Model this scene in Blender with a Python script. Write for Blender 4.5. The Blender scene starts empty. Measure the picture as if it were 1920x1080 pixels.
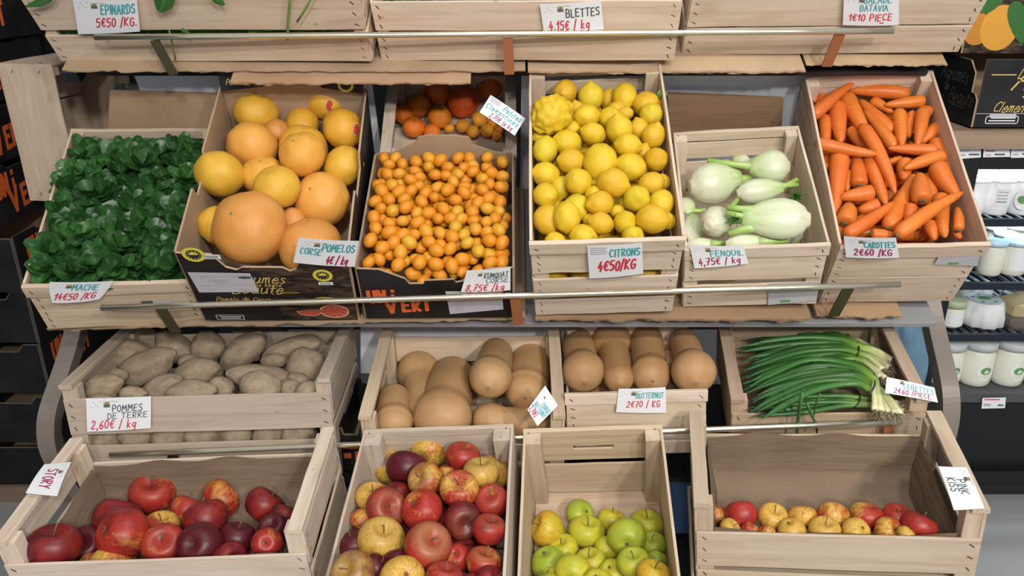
import bpy, bmesh, math, random
import numpy as np
from mathutils import Vector, Matrix, Euler, noise as mnoise

random.seed(7)
S = bpy.context.scene
COL = S.collection
PI = math.pi
R = math.radians

# ------------------------------------------------------------------ camera
PITCH = R(22)
CAM = Vector((0, 0, 1.5))
FPX = 1500.0
cd = bpy.data.cameras.new('camera')
cd.sensor_width = 36.0
cd.lens = FPX / 1920 * 36
cd.clip_start = 0.02
cam = bpy.data.objects.new('camera', cd)
COL.objects.link(cam)
cam.location = CAM
cam.rotation_euler = (PI / 2 - PITCH, 0, 0)
S.camera = cam
RT = Vector((1, 0, 0))
FW = Vector((0, math.cos(PITCH), -math.sin(PITCH)))
UP = Vector((0, math.sin(PITCH), math.cos(PITCH)))

# ------------------------------------------------------------------ world, lamps, exposure
S.view_settings.view_transform = 'Standard'
S.view_settings.look = 'None'
S.view_settings.gamma = 1.0
S.view_settings.use_curve_mapping = False
S.view_settings.exposure = 0.1
W = bpy.data.worlds.new('shop_air')
S.world = W
W.use_nodes = True
bg = W.node_tree.nodes['Background']
bg.inputs[0].default_value = (0.93, 0.95, 1.0, 1)
bg.inputs[1].default_value = 0.385


def lamp(name, loc, target, size, power, color=(1, .96, .9), spot=None):
    l = bpy.data.lights.new(name, 'AREA')
    l.shape = 'DISK'
    l.size = size
    l.energy = power
    l.color = color
    o = bpy.data.objects.new(name, l)
    COL.objects.link(o)
    o.location = loc
    o.rotation_euler = (Vector(target) - Vector(loc)).to_track_quat('-Z', 'Y').to_euler()
    return o


lamp('ceiling_spot', (-0.85, -1.0, 2.65), (-0.5, 1.4, .9), .16, 4.5)
lamp('ceiling_spot', (0.25, -1.1, 2.65), (0.2, 1.4, .9), .16, 22)
lamp('ceiling_spot', (1.35, -1.0, 2.65), (0.8, 1.4, .9), .16, 24)
lamp('far_fill_lamp', (-0.3, -1.9, 2.6), (-0.3, 1.6, 1.0), .2, 17)  # far row: fill lamps added to brighten the back panels and crate backs
lamp('far_fill_lamp', (1.0, -1.8, 2.6), (0.7, 1.6, 1.0), .2, 42)
lamp('ceiling_panel', (0.3, 0.9, 3.0), (0.2, 1.0, 0), 1.2, 12, (.95, .97, 1))

# ------------------------------------------------------------------ helpers
MW = {}


def at(px, py, Y):
    "the point on the vertical plane at distance Y seen at a picture position"
    d = FW + RT * ((px - 960) / FPX) + UP * ((540 - py) / FPX)
    return CAM + d * ((Y - CAM.y) / d.y)


def atz(px, py, z):
    d = FW + RT * ((px - 960) / FPX) + UP * ((540 - py) / FPX)
    return CAM + d * ((z - CAM.z) / d.z)


def ray(px, py):
    return FW + RT * ((px - 960) / FPX) + UP * ((540 - py) / FPX)


def on_plane(px, py, p0, n):
    d = ray(px, py)
    return CAM + d * ((p0 - CAM).dot(n) / d.dot(n))


def link(o, M=None, parent=None):
    COL.objects.link(o)
    M = M or Matrix()
    if parent is not None:
        o.parent = parent
        o.matrix_basis = MW[parent.name].inverted() @ M
    else:
        o.matrix_basis = M
    MW[o.name] = M.copy()
    return o


def tag(o, label, cat, group=None, kind=None):
    if label: o['label'] = label
    if cat: o['category'] = cat
    if group: o['group'] = group
    if kind: o['kind'] = kind
    return o


def empty(name, M, label, cat, group=None, parent=None):
    o = bpy.data.objects.new(name, None)
    o.empty_display_size = .02
    link(o, M, parent)
    return tag(o, label, cat, group)


def mesh(name, verts, faces, mats, smooth=True, midx=None, attr=None):
    me = bpy.data.meshes.new(name)
    me.from_pydata([tuple(v) for v in verts], [], faces)
    for m in (mats if isinstance(mats, (list, tuple)) else [mats]):
        me.materials.append(m)
    if midx is not None:
        me.polygons.foreach_set('material_index', midx)
    me.polygons.foreach_set('use_smooth', [smooth] * len(me.polygons))
    if attr is not None:
        a = me.attributes.new('t', 'FLOAT', 'POINT')
        a.data.foreach_set('value', attr)
    me.update()
    return me


def obj(name, me, M=None, parent=None, color=None):
    o = bpy.data.objects.new(name, me)
    if color: o.color = (*color, 1) if len(color) == 3 else color
    return link(o, M, parent)


class MB:
    "collects boxes, tubes and sheets into ONE mesh"
    def __init__(s):
        s.v = []; s.f = []; s.m = []; s.sm = []; s.t = []

    def add(s, v, f, m=0, smooth=False, t=None):
        b = len(s.v)
        s.v += [Vector(p) for p in v]
        s.f += [tuple(b + i for i in q) for q in f]
        s.m += [m] * len(f)
        s.sm += [smooth] * len(f)
        s.t += t if t is not None else [0.0] * len(v)
        return s

    def box(s, c, size, m=0, M=None, bev=0.0):
        x, y, z = [k / 2 for k in size]
        c = Vector(c)
        if bev <= 0:
            v = [Vector((i * x, j * y, k * z)) for i in (-1, 1) for j in (-1, 1) for k in (-1, 1)]
            f = [(0, 1, 3, 2), (4, 6, 7, 5), (0, 4, 5, 1), (2, 3, 7, 6), (0, 2, 6, 4), (1, 5, 7, 3)]
        else:
            bm = bmesh.new()
            bmesh.ops.create_cube(bm, size=1)
            for p in bm.verts: p.co = Vector((p.co.x * 2 * x, p.co.y * 2 * y, p.co.z * 2 * z))
            bmesh.ops.bevel(bm, geom=bm.edges[:], offset=bev, segments=1, affect='EDGES', profile=.5)
            bm.verts.index_update()
            v = [p.co.copy() for p in bm.verts]
            f = [tuple(q.index for q in p.verts) for p in bm.faces]
            bm.free()
        v = [(M @ p if M else p) + c for p in v]
        return s.add(v, f, m)

    def tube(s, pts, rad, seg=8, m=0, cap=True, flat=1.0, t=None):
        pts = [Vector(p) for p in pts]
        n = len(pts)
        rad = rad if isinstance(rad, (list, tuple)) else [rad] * n
        tg = [(pts[min(i + 1, n - 1)] - pts[max(i - 1, 0)]).normalized() for i in range(n)]
        ref = Vector((0, 0, 1)) if abs(tg[0].z) < .9 else Vector((1, 0, 0))
        nx = tg[0].cross(ref).normalized()
        v = []; tt = []
        for i in range(n):
            nx = (nx - tg[i] * nx.dot(tg[i])).normalized()
            ny = tg[i].cross(nx)
            for k in range(seg):
                a = 2 * PI * k / seg
                v.append(pts[i] + (nx * math.cos(a) + ny * math.sin(a) * flat) * rad[i])
                tt.append(t[i] if t else i / (n - 1))
        f = [(i * seg + k, i * seg + (k + 1) % seg, (i + 1) * seg + (k + 1) % seg, (i + 1) * seg + k) for i in range(n - 1) for k in range(seg)]
        if cap:
            f += [tuple(reversed(range(seg))), tuple((n - 1) * seg + k for k in range(seg))]
        return s.add(v, f, m, True, tt)

    def bar(s, pts, w, h, m=0, side=None):
        "a rectangular section swept along pts; w along side, h across"
        pts = [Vector(p) for p in pts]; n = len(pts)
        side = Vector(side or (1, 0, 0)).normalized()
        v = []
        for i in range(n):
            tgt = (pts[min(i + 1, n - 1)] - pts[max(i - 1, 0)]).normalized()
            a = (side - tgt * side.dot(tgt)).normalized(); b = tgt.cross(a)
            for x, y in ((-.5, -.5), (.5, -.5), (.5, .5), (-.5, .5)):
                v.append(pts[i] + a * x * w + b * y * h)
        f = [(i * 4 + k, i * 4 + (k + 1) % 4, i * 4 + 4 + (k + 1) % 4, i * 4 + 4 + k) for i in range(n - 1) for k in range(4)]
        f += [(3, 2, 1, 0), tuple((n - 1) * 4 + k for k in range(4))]
        return s.add(v, f, m)

    def lathe(s, prof, seg=24, m=0, M=None, t=None, smooth=True):
        v = []; tt = []
        n = len(prof)
        for i, (r, z) in enumerate(prof):
            for k in range(seg):
                a = 2 * PI * k / seg
                p = Vector((r * math.cos(a), r * math.sin(a), z))
                v.append(M @ p if M else p); tt.append(t[i] if t else i / (n - 1))
        f = [(i * seg + k, i * seg + (k + 1) % seg, (i + 1) * seg + (k + 1) % seg, (i + 1) * seg + k) for i in range(n - 1) for k in range(seg)]
        if prof[0][0] > 1e-6: f.append(tuple(reversed(range(seg))))
        if prof[-1][0] > 1e-6: f.append(tuple((n - 1) * seg + k for k in range(seg)))
        return s.add(v, f, m, smooth, tt)

    def me(s, name, mats, attr=False):
        me = mesh(name, s.v, s.f, mats, True, s.m, s.t if attr else None)
        me.polygons.foreach_set('use_smooth', s.sm)
        return me

    def build(s, name, mats, parent=None, M=None, color=None, attr=False):
        "vertices are given in world space (or in the frame of M); linked under parent"
        if M is None:
            M = MW[parent.name] if parent else Matrix()
            inv = M.inverted()
            s.v = [inv @ p for p in s.v]
        return obj(name, s.me(name, mats, attr), M, parent, color)


def axes(z, x=None, origin=(0, 0, 0)):
    z = Vector(z).normalized()
    x = Vector(x) if x is not None else (Vector((1, 0, 0)) if abs(z.x) < .9 else Vector((0, 1, 0)))
    x = (x - z * x.dot(z)).normalized()
    y = z.cross(x)
    M = Matrix((x, y, z)).transposed().to_4x4()
    M.translation = origin
    return M


# ------------------------------------------------------------------ materials
class NT:
    def __init__(s, name, rough=.6, spec=.4):
        s.m = bpy.data.materials.new(name)
        s.m.use_nodes = True
        s.t = s.m.node_tree
        s.b = s.t.nodes['Principled BSDF']
        s.b.inputs['Roughness'].default_value = rough
        s.b.inputs['Specular IOR Level'].default_value = spec

    def n(s, typ, ins=None, **kw):
        nd = s.t.nodes.new(typ)
        for k, v in kw.items(): setattr(nd, k, v)
        for k, v in (ins or {}).items():
            i = nd.inputs[k]
            if hasattr(v, 'is_linked') or isinstance(v, bpy.types.NodeSocket): s.t.links.new(v, i)
            else: i.default_value = v
        return nd

    def math(s, op, a, b=0.0, clamp=False):
        return s.n('ShaderNodeMath', {0: a, 1: b}, operation=op, use_clamp=clamp).outputs[0]

    def ramp(s, fac, stops):
        r = s.n('ShaderNodeValToRGB', {0: fac})
        e = r.color_ramp.elements
        while len(e) < len(stops): e.new(.5)
        for q, (p, c) in zip(e, stops):
            q.position = p
            q.color = (*c, 1) if isinstance(c, tuple) else (c, c, c, 1)
        return r.outputs[0]

    def mix(s, fac, a, b, mode='MIX'):
        x = s.n('ShaderNodeMix', data_type='RGBA', blend_type=mode)
        for i, v in ((0, fac), (6, a), (7, b)):
            if isinstance(v, bpy.types.NodeSocket): s.t.links.new(v, x.inputs[i])
            elif i == 0: x.inputs[0].default_value = v
            else: x.inputs[i].default_value = (*v, 1)
        return x.outputs[2]

    def coord(s, scale=(1, 1, 1), rnd=True, kind='Object'):
        tc = s.n('ShaderNodeTexCoord').outputs[kind]
        mp = s.n('ShaderNodeMapping', {0: tc, 'Scale': scale})
        if rnd:
            oi = s.n('ShaderNodeObjectInfo').outputs['Random']
            k = s.math('MULTIPLY', oi, 57.0)
            cb = s.n('ShaderNodeCombineXYZ', {0: k, 1: k, 2: k}).outputs[0]
            s.t.links.new(cb, mp.inputs['Location'])
        return mp.outputs[0]

    def noise(s, vec, scale, detail=3, rough=.5, dist=0.0, out=0):
        return s.n('ShaderNodeTexNoise', {'Vector': vec, 'Scale': scale, 'Detail': detail, 'Roughness': rough, 'Distortion': dist}).outputs[out]

    def ocol(s):
        return s.n('ShaderNodeObjectInfo').outputs['Color']

    def attr(s, name='t'):
        return s.n('ShaderNodeAttribute', attribute_name=name).outputs['Fac']

    def bump(s, h, strength=.3, dist=.002):
        b = s.n('ShaderNodeBump', {'Height': h, 'Strength': strength, 'Distance': dist})
        s.t.links.new(b.outputs[0], s.b.inputs['Normal'])

    def col(s, c):
        if isinstance(c, tuple): s.b.inputs['Base Color'].default_value = (*c, 1)
        else: s.t.links.new(c, s.b.inputs['Base Color'])
        return s.m


def flat(name, c, rough=.6, spec=.4, metal=0.0):
    k = NT(name, rough, spec)
    k.b.inputs['Metallic'].default_value = metal
    v = k.noise(k.coord((1, 1, 1)), 30, 2)
    return k.col(k.mix(k.math('MULTIPLY', v, .25), c, tuple(x * .8 for x in c)))


def m_wood():
    k = NT('crate_wood', .72, .25)
    v = k.coord((1.6, 26, 26))
    g = k.noise(v, 2.2, 5, .6, 1.0)
    st = k.noise(k.coord((1, 5, 5)), 5, 3, .5, .5)
    a = k.ramp(g, [(.25, (.45, .345, .255)), (.5, (.575, .475, .375)), (.75, (.64, .545, .445))])
    b = k.mix(k.ramp(st, [(.55, 0.0), (.8, .5)]), a, (.40, .285, .18))
    kn = k.n('ShaderNodeTexVoronoi', {'Vector': k.coord((6, 12, 12)), 'Scale': 1.6}).outputs['Distance']
    b = k.mix(k.ramp(kn, [(.0, .75), (.07, .0)]), b, (.22, .13, .07))
    c = k.mix(1.0, b, k.ocol(), 'MULTIPLY')
    k.bump(g, .25, .0008)
    return k.col(c)


WOOD = m_wood()
STAPLE = flat('staple_rust', (.06, .045, .04), .5)


def m_card():
    k = NT('kraft_cardboard', .85, .15)
    v = k.coord((1, 1, 1))
    g = k.noise(v, 9, 4)
    w = k.n('ShaderNodeTexWave', {'Vector': v, 'Scale': 60, 'Distortion': .4}).outputs[0]
    c = k.ramp(g, [(.3, (.34, .235, .15)), (.7, (.43, .31, .205))])
    c = k.mix(k.math('MULTIPLY', w, .06), c, (.26, .17, .10))
    return k.col(k.mix(1.0, c, k.ocol(), 'MULTIPLY'))


CARD = m_card()


def m_blackbox():
    k = NT('black_printed_cardboard', .5, .3)
    g = k.noise(k.coord((1, 1, 1)), 14, 4)
    c = k.ramp(g, [(.35, (.009, .008, .009)), (.7, (.02, .019, .021))])
    return k.col(c)


BLACK = m_blackbox()


def m_bark():
    k = NT('bark_printed_cardboard', .5, .3)
    g = k.noise(k.coord((14, 14, 60)), 1.2, 6, .65, 1.2)
    return k.col(k.ramp(g, [(.42, (.010, .008, .008)), (.58, (.075, .045, .03)), (.72, (.19, .135, .09))]))


BARK = m_bark()


def m_kraftpaper():
    k = NT('brown_liner_paper', .8, .15)
    g = k.noise(k.coord((1, 1, 1)), 5, 4)
    c = k.ramp(g, [(.3, (.185, .13, .088)), (.7, (.245, .175, .12))])
    k.bump(k.noise(k.coord((3, 3, 14)), 2.5, 3), .9, .006)
    return k.col(c)


LINER = m_kraftpaper()
PAPER = flat('white_paper', (.80, .81, .84), .7, .2)
INK_TEAL = flat('teal_marker', (.05, .38, .40), .6)
INK_RED = flat('red_marker', (.62, .035, .07), .6)
INK_DARK = flat('dark_marker', (.05, .09, .09), .6)
INK_PLUM = flat('plum_marker', (.38, .02, .10), .6)
INK_GREY = flat('grey_print', (.42, .42, .45), .7)
INK_LOGO = flat('yellow_print', (.55, .42, .16), .7)
INK_LOGO2 = flat('slate_print', (.11, .13, .13), .7)
GREENPR = flat('green_print', (.12, .33, .10), .7)
ORANGE_PR = flat('orange_print', (.72, .13, .03), .6)
GOLD = flat('gold_print', (.62, .46, .14), .45)
YELLOW_PR = flat('yellow_seal', (.72, .62, .07), .5)
NAVY_PR = flat('navy_seal', (.02, .025, .07), .5)
WHITE_PR = flat('white_print', (.75, .75, .75), .6)
LABEL = flat('sticker_paper', (.50, .48, .52), .6)
RED_PR = flat('red_print', (.5, .05, .04), .5)
STEEL = flat('brass_steel', (.78, .74, .58), .22, .5, .9)
ARM = flat('bronze_metal', (.34, .29, .25), .36, .5, .45)
OLIVE = flat('olive_metal', (.10, .095, .05), .4, .5, .5)
RUST = flat('rust_brown_metal', (.33, .12, .05), .5)
DKMETAL = flat('dark_metal', (.018, .019, .022), .4)
GREYPANEL = flat('grey_panel', (.74, .78, .85), .7)
BLUEPANEL = flat('blue_panel', (.06, .14, .30), .5)
DARKWALL = flat('dark_wall', (.02, .02, .022), .8)


def m_floor():
    k = NT('floor_tile', .45, .4)
    v = k.coord((1, 1, 1), False)
    br = k.n('ShaderNodeTexBrick', {'Vector': v, 'Scale': 1.0, 'Mortar Size': .004, 'Brick Width': .6, 'Row Height': .6, 'Color1': (.36, .36, .37, 1), 'Color2': (.38, .38, .385, 1), 'Mortar': (.12, .12, .12, 1)}, offset=0.0)
    g = k.noise(v, 3, 5)
    return k.col(k.mix(k.math('MULTIPLY', g, .5), br.outputs[0], (.25, .25, .255)))


FLOOR = m_floor()


# fruit ------------------------------------------------------------------
def m_apple(name, yel, red, plum, rus):
    "object colour: R = how much red, G = how dark, B = russet"
    k = NT(name, .40, .4)
    oc = k.n('ShaderNodeSeparateColor', {0: k.ocol()})
    lo = k.noise(k.coord((1, 1, .7)), .85, 2)
    st = k.noise(k.coord((5, 5, .9)), 1.6, 4, .6)
    a = k.math('ADD', lo, k.math('MULTIPLY', k.math('SUBTRACT', st, .5), .42))
    a = k.math('ADD', a, k.math('MULTIPLY', k.math('SUBTRACT', oc.outputs[0], .5), 1.1))
    c = k.mix(k.ramp(a, [(.38, 0.0), (.66, 1.0)]), yel, red)
    c = k.mix(k.math('MULTIPLY', k.ramp(st, [(.45, 0.0), (.7, 1.0)]), .45), c, tuple(q * .42 for q in red))
    d = k.math('ADD', k.math('MULTIPLY', k.math('SUBTRACT', k.noise(k.coord((1, 1, 1)), 1.1, 3), .5), 1.0), oc.outputs[1])
    c = k.mix(k.ramp(d, [(.25, 0.0), (.8, 1.0)]), c, plum)
    z = k.n('ShaderNodeSeparateXYZ', {0: k.n('ShaderNodeTexCoord').outputs['Object']}).outputs[2]
    ru = k.math('MULTIPLY', k.ramp(k.math('ADD', z, k.math('MULTIPLY', lo, .6)), [(.6, 0.0), (1.05, .85)]), oc.outputs[2])
    ru = k.math('MULTIPLY', ru, k.ramp(k.noise(k.coord((1, 1, 1)), 5, 4, .7), [(.3, .45), (.6, 1.0)]))
    c = k.mix(ru, c, rus)
    sp = k.n('ShaderNodeTexVoronoi', {'Vector': k.coord((1, 1, 1)), 'Scale': 8.0}).outputs['Distance']
    c = k.mix(k.ramp(sp, [(.05, .45), (.12, .0)]), c, (.62, .42, .22))
    return k.col(c)


APPLE = m_apple('red_apple_skin', (.62, .38, .07), (.38, .030, .020), (.085, .008, .014), (.30, .19, .07))
APPLE_Y = m_apple('yellow_apple_skin', (.56, .50, .035), (.62, .36, .03), (.30, .38, .035), (.40, .28, .05))


def m_citrus(name, c1, c2, rough=.42, freq=22, bs=.25, spots=True):
    k = NT(name, rough, .4)
    lo = k.noise(k.coord((1, 1, 1)), 1.6, 3)
    c = k.mix(k.ramp(lo, [(.3, 0.0), (.75, 1.0)]), c1, c2)
    if spots:
        s_ = k.noise(k.coord((1, 1, 1)), 3.4, 5, .65)
        c = k.mix(k.ramp(s_, [(.70, 0.0), (.76, .7)]), c, tuple(q * .32 for q in c1))
    k.bump(k.noise(k.coord((1, 1, 1), False), freq, 2), bs, .03)
    return k.col(k.mix(1.0, c, k.ocol(), 'MULTIPLY'))


POMELO = m_citrus('pomelo_skin', (.68, .35, .040), (.74, .42, .06), .42, 26, .16)
LEMON = m_citrus('lemon_skin', (.72, .50, .025), (.64, .40, .02), .36, 24, .22)
CLEM = m_citrus('clementine_skin', (.80, .21, .018), (.75, .17, .015), .38, 26, .25)
KUMQ = m_citrus('kumquat_skin', (.70, .24, .012), (.66, .27, .02), .33, 16, .18, False)


def m_potato():
    k = NT('potato_skin', .85, .15)
    lo = k.noise(k.coord((1, 1, 1)), 2.0, 5, .6)
    c = k.ramp(lo, [(.3, (.25, .185, .125)), (.5, (.34, .26, .18)), (.75, (.42, .33, .235))])
    s_ = k.noise(k.coord((1, 1, 1)), 7, 3)
    c = k.mix(k.ramp(s_, [(.68, 0.0), (.74, .6)]), c, (.12, .08, .05))
    k.bump(k.noise(k.coord((1, 1, 1)), 14, 4), .3, .03)
    return k.col(k.mix(1.0, c, k.ocol(), 'MULTIPLY'))


POTATO = m_potato()


def m_squash():
    k = NT('butternut_skin', .5, .35)
    lo = k.noise(k.coord((20, 20, 6)), 1.2, 4)
    c = k.ramp(lo, [(.3, (.43, .245, .11)), (.7, (.53, .325, .155))])
    s_ = k.noise(k.coord((1, 1, 1)), 60, 3)
    c = k.mix(k.ramp(s_, [(.70, 0.0), (.76, .6)]), c, (.2, .11, .05))
    return k.col(k.mix(1.0, c, k.ocol(), 'MULTIPLY'))


SQUASH = m_squash()
DRYSTEM = flat('dry_stem', (.16, .11, .06), .8)
SCAR = flat('pale_scar', (.30, .20, .11), .8)


def m_carrot():
    k = NT('carrot_skin', .42, .4)
    t = k.attr()
    ring = k.noise(k.n('ShaderNodeCombineXYZ', {0: k.math('MULTIPLY', t, 46.0), 1: k.n('ShaderNodeObjectInfo').outputs['Random']}).outputs[0], 1.0, 2)
    lo = k.noise(k.coord((1, 1, 1)), 24, 3)
    c = k.ramp(lo, [(.3, (.60, .135, .016)), (.7, (.68, .18, .028))])
    c = k.mix(k.ramp(ring, [(.58, 0.0), (.70, .35)]), c, (.74, .36, .14))
    k.bump(ring, .3, .0015)
    return k.col(k.mix(1.0, c, k.ocol(), 'MULTIPLY'))


CARROT = m_carrot()
CROWN = flat('carrot_crown', (.13, .10, .045), .8)


def m_fennel():
    k = NT('fennel_skin', .35, .45)
    t = k.attr()
    v = k.noise(k.coord((150, 150, 7)), 1.0, 3)
    tt = k.math('ADD', t, k.math('MULTIPLY', k.math('SUBTRACT', v, .5), .75))
    c = k.ramp(tt, [(.0, (.56, .52, .37)), (.12, (.59, .60, .44)), (.5, (.53, .60, .36)), (.78, (.38, .53, .17)), (1.0, (.27, .43, .09))])
    k.bump(v, .25, .002)
    return k.col(c)


FENNEL = m_fennel()
FROND = flat('fennel_frond', (.06, .22, .03), .6)


def m_onion():
    k = NT('spring_onion_skin', .36, .45)
    t = k.attr()
    v = k.noise(k.coord((60, 60, 60)), 1.0, 2)
    tt = k.math('ADD', t, k.math('MULTIPLY', k.math('SUBTRACT', v, .5), .12))
    c = k.ramp(tt, [(.0, (.62, .58, .36)), (.14, (.58, .62, .30)), (.30, (.22, .38, .06)), (.5, (.055, .17, .035)), (1.0, (.028, .10, .03))])
    return k.col(k.mix(1.0, c, k.ocol(), 'MULTIPLY'))


ONION = m_onion()
ROOTS = flat('onion_roots', (.32, .26, .17), .9)


def m_leaf(name, a, b, vein):
    k = NT(name, .38, .4)
    t = k.attr()
    v = k.noise(k.coord((1, 1, 1)), 22, 3)
    c = k.ramp(v, [(.3, a), (.7, b)])
    c = k.mix(k.ramp(t, [(.0, .75), (.25, .0)]), c, vein)
    return k.col(k.mix(1.0, c, k.ocol(), 'MULTIPLY'))


LEAF = m_leaf('lambs_lettuce_leaf', (.014, .06, .016), (.036, .115, .026), (.08, .20, .045))
SPIN = m_leaf('spinach_leaf', (.03, .12, .025), (.06, .18, .04), (.18, .32, .09))
LETT = m_leaf('batavia_leaf', (.16, .32, .05), (.26, .42, .09), (.45, .5, .25))


def m_glass(name, tint, alpha_rough=.08):
    k = NT(name, alpha_rough, .5)
    k.b.inputs['Transmission Weight'].default_value = .92
    k.b.inputs['IOR'].default_value = 1.25
    return k.col(tint)


GLASS = m_glass('clear_glass', (.93, .96, .97))
CREAM = flat('white_yogurt', (.76, .76, .66), .4)
LIDW = flat('white_lid', (.86, .88, .90), .4)
LIDB = flat('pale_blue_lid', (.42, .60, .74), .3)
CHEESE = flat('white_cheese_wrap', (.72, .74, .74), .5)
CHEESE_Y = flat('yellow_cheese', (.62, .47, .20), .6)
CHEESE_B = flat('brown_cheese', (.18, .12, .08), .7)
FRIDGE_BLK = flat('fridge_black', (.008, .009, .011), .45)
FRIDGE_IN = flat('fridge_liner', (.45, .56, .64), .5)
WIRE = flat('wire_shelf', (.012, .018, .03), .4)

# ------------------------------------------------------------------ setting
def slab(name, c, size, m, kind='structure'):
    o = obj(name, MB().box((0, 0, 0), size).me(name, m), Matrix.Translation(c))
    o['kind'] = kind
    return o


slab('floor', (0, 1.6, -.02), (7, 6.4, .04), FLOOR)
slab('wall_back', (0, 3.25, 1.5), (7, .06, 3.0), DARKWALL)
slab('wall_left', (-2.6, 1.6, 1.5), (.06, 6.4, 3.0), DARKWALL)

# ------------------------------------------------------------------ wooden crates
POSE = {
'spinach':((-0.5857,1.6361,1.3265),(-2.54,35.79,-0.32),(0.628,0.400,0.149)),
'blettes':((0.0277,1.6279,1.3283),(-3.94,30.55,-0.58),(0.577,0.400,0.130)),
'batavia':((0.6114,1.6577,1.3388),(-2.02,36.62,-1.10),(0.545,0.400,0.135)),
'mache':((-0.7443,1.4145,0.8536),(8.32,30.00,1.76),(0.290,0.410,0.133)),
'pomelo':((-0.4428,1.4101,0.8669),(2.13,31.69,1.95),(0.289,0.428,0.206)),
'kumquat':((-0.1382,1.4014,0.8764),(0.26,25.92,-0.33),(0.279,0.321,0.136)),
'lemon':((0.1742,1.4002,0.8869),(-0.84,33.31,-3.43),(0.261,0.434,0.226)),
'fennel':((0.4529,1.4117,0.8984),(-4.83,25.79,-5.05),(0.250,0.330,0.159)),
'carrots':((0.7297,1.4470,0.8912),(-3.70,35.31,-4.13),(0.252,0.424,0.190)),
'potato':((-0.5858,1.3071,0.6154),(1.75,-2.12,-0.77),(0.497,0.279,0.161)),
'squash':((-0.0900,1.3077,0.5730),(-0.32,8.42,-0.73),(0.381,0.284,0.150)),
'butternut':((0.2419,1.3258,0.6181),(-3.46,3.43,-4.10),(0.265,0.270,0.144)),
'cebettes':((0.5959,1.3067,0.6422),(-7.74,7.82,-5.11),(0.347,0.293,0.112)),
'story':((-0.5612,1.0325,0.5103),(-0.13,6.27,-3.23),(0.490,0.243,0.160)),
'redapple':((-0.1341,0.8959,0.4663),(-2.13,12.66,-4.61),(0.275,0.400,0.170)),
'yellowapple':((0.1503,0.9442,0.3925),(-2.59,20.40,-5.34),(0.252,0.400,0.200)),
'pinkkiss':((0.5293,1.0531,0.5506),(-9.09,6.77,-5.93),(0.435,0.232,0.160)),
}


def pose_matrix(p, e):
    y, t, r = [R(a) for a in e]
    M = (Matrix.Rotation(y, 3, 'Z') @ Matrix.Rotation(t, 3, 'X') @ Matrix.Rotation(r, 3, 'Y')).to_4x4()
    M.translation = p
    return M


def nearer(k, f, H=None):
    "the same crate standing a little closer, seen the same"
    (p, e, d) = POSE[k]
    M = pose_matrix(p, e)
    h = H or d[2]
    top = M @ Vector((0, 0, d[2]))
    top = CAM + (top - CAM) * f
    d2 = (d[0] * f, d[1] * f, h)
    POSE[k] = (tuple(top - M.to_3x3() @ Vector((0, 0, h))), e, d2)


nearer('yellowapple', .985)
nearer('pinkkiss', .97)
nearer('redapple', .985)
PM = {k: pose_matrix(v[0], v[1]) for k, v in POSE.items()}


def slat(name, root, c, size, tint, staples=0, hole=None):
    """one board; its mesh frame has X along the longest side so the grain follows it"""
    sx, sy, sz = size
    ax = max(range(3), key=lambda i: size[i])
    th = min(range(3), key=lambda i: size[i])
    if ax == th: th = (ax + 1) % 3
    e = [Vector((1, 0, 0)), Vector((0, 1, 0)), Vector((0, 0, 1))]
    X = e[ax]; Y = e[th]; Z = X.cross(Y)
    M = Matrix((X, Y, Z)).transposed().to_4x4()
    o3 = 3 - ax - th
    L, T, Hh = size[ax], size[th], size[o3]
    mb = MB()
    if hole:
        hx, hz = hole
        mb.box((-(L + hx) / 4, 0, 0), ((L - hx) / 2, T, Hh))
        mb.box(((L + hx) / 4, 0, 0), ((L - hx) / 2, T, Hh))
        mb.box((0, 0, (Hh + hz) / 4), (hx, T, (Hh - hz) / 2))
        mb.box((0, 0, -(Hh + hz) / 4), (hx, T, (Hh - hz) / 2))
    else:
        # a board with a slightly wandering edge
        n = 7
        b = min(.0008, T * .25)
        v = []
        rr = random.Random(hash((round(L, 4), round(c[0], 4), round(c[2], 4), name)) % 9999)
        for i in range(n):
            x = -L / 2 + L * i / (n - 1)
            w0 = rr.uniform(-.0008, .0008); w1 = rr.uniform(-.0008, .0008); bow = rr.uniform(-.0006, .0006)
            for (y, z) in ((-T / 2 + b, -Hh / 2), (T / 2 - b, -Hh / 2), (T / 2, -Hh / 2 + b), (T / 2, Hh / 2 - b), (T / 2 - b, Hh / 2), (-T / 2 + b, Hh / 2), (-T / 2, Hh / 2 - b), (-T / 2, -Hh / 2 + b)):
                v.append((x, y + bow, z + (w1 if z > 0 else w0)))
        f = [(i * 8 + k, i * 8 + (k + 1) % 8, i * 8 + 8 + (k + 1) % 8, i * 8 + 8 + k) for i in range(n - 1) for k in range(8)]
        f = [tuple(reversed(q)) for q in f]
        f += [tuple(range(8)), tuple((n - 1) * 8 + k for k in reversed(range(8)))]
        mb.add(v, f)
    if staples and Hh > .012:
        for sgn in (-1, 1):
            for q in range(staples):
                zz = (q + .5) / staples * Hh - Hh / 2
                MM = Matrix.Rotation(random.uniform(-.5, .5) + .9, 3, 'Y')
                for yy in (-1, 1):
                    mb.box((sgn * (L / 2 - .012), yy * T / 2, zz), (.009, .0012, .0014), 1, MM)
    c = Vector(c)
    o = mb.build(name, [WOOD, STAPLE], root, MW[root.name] @ Matrix.Translation(c) @ M)
    j = random.uniform(.92, 1.06)
    o.color = (tint[0] * j, tint[1] * j, tint[2] * j * random.uniform(.96, 1.03), 1)
    return o


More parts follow.
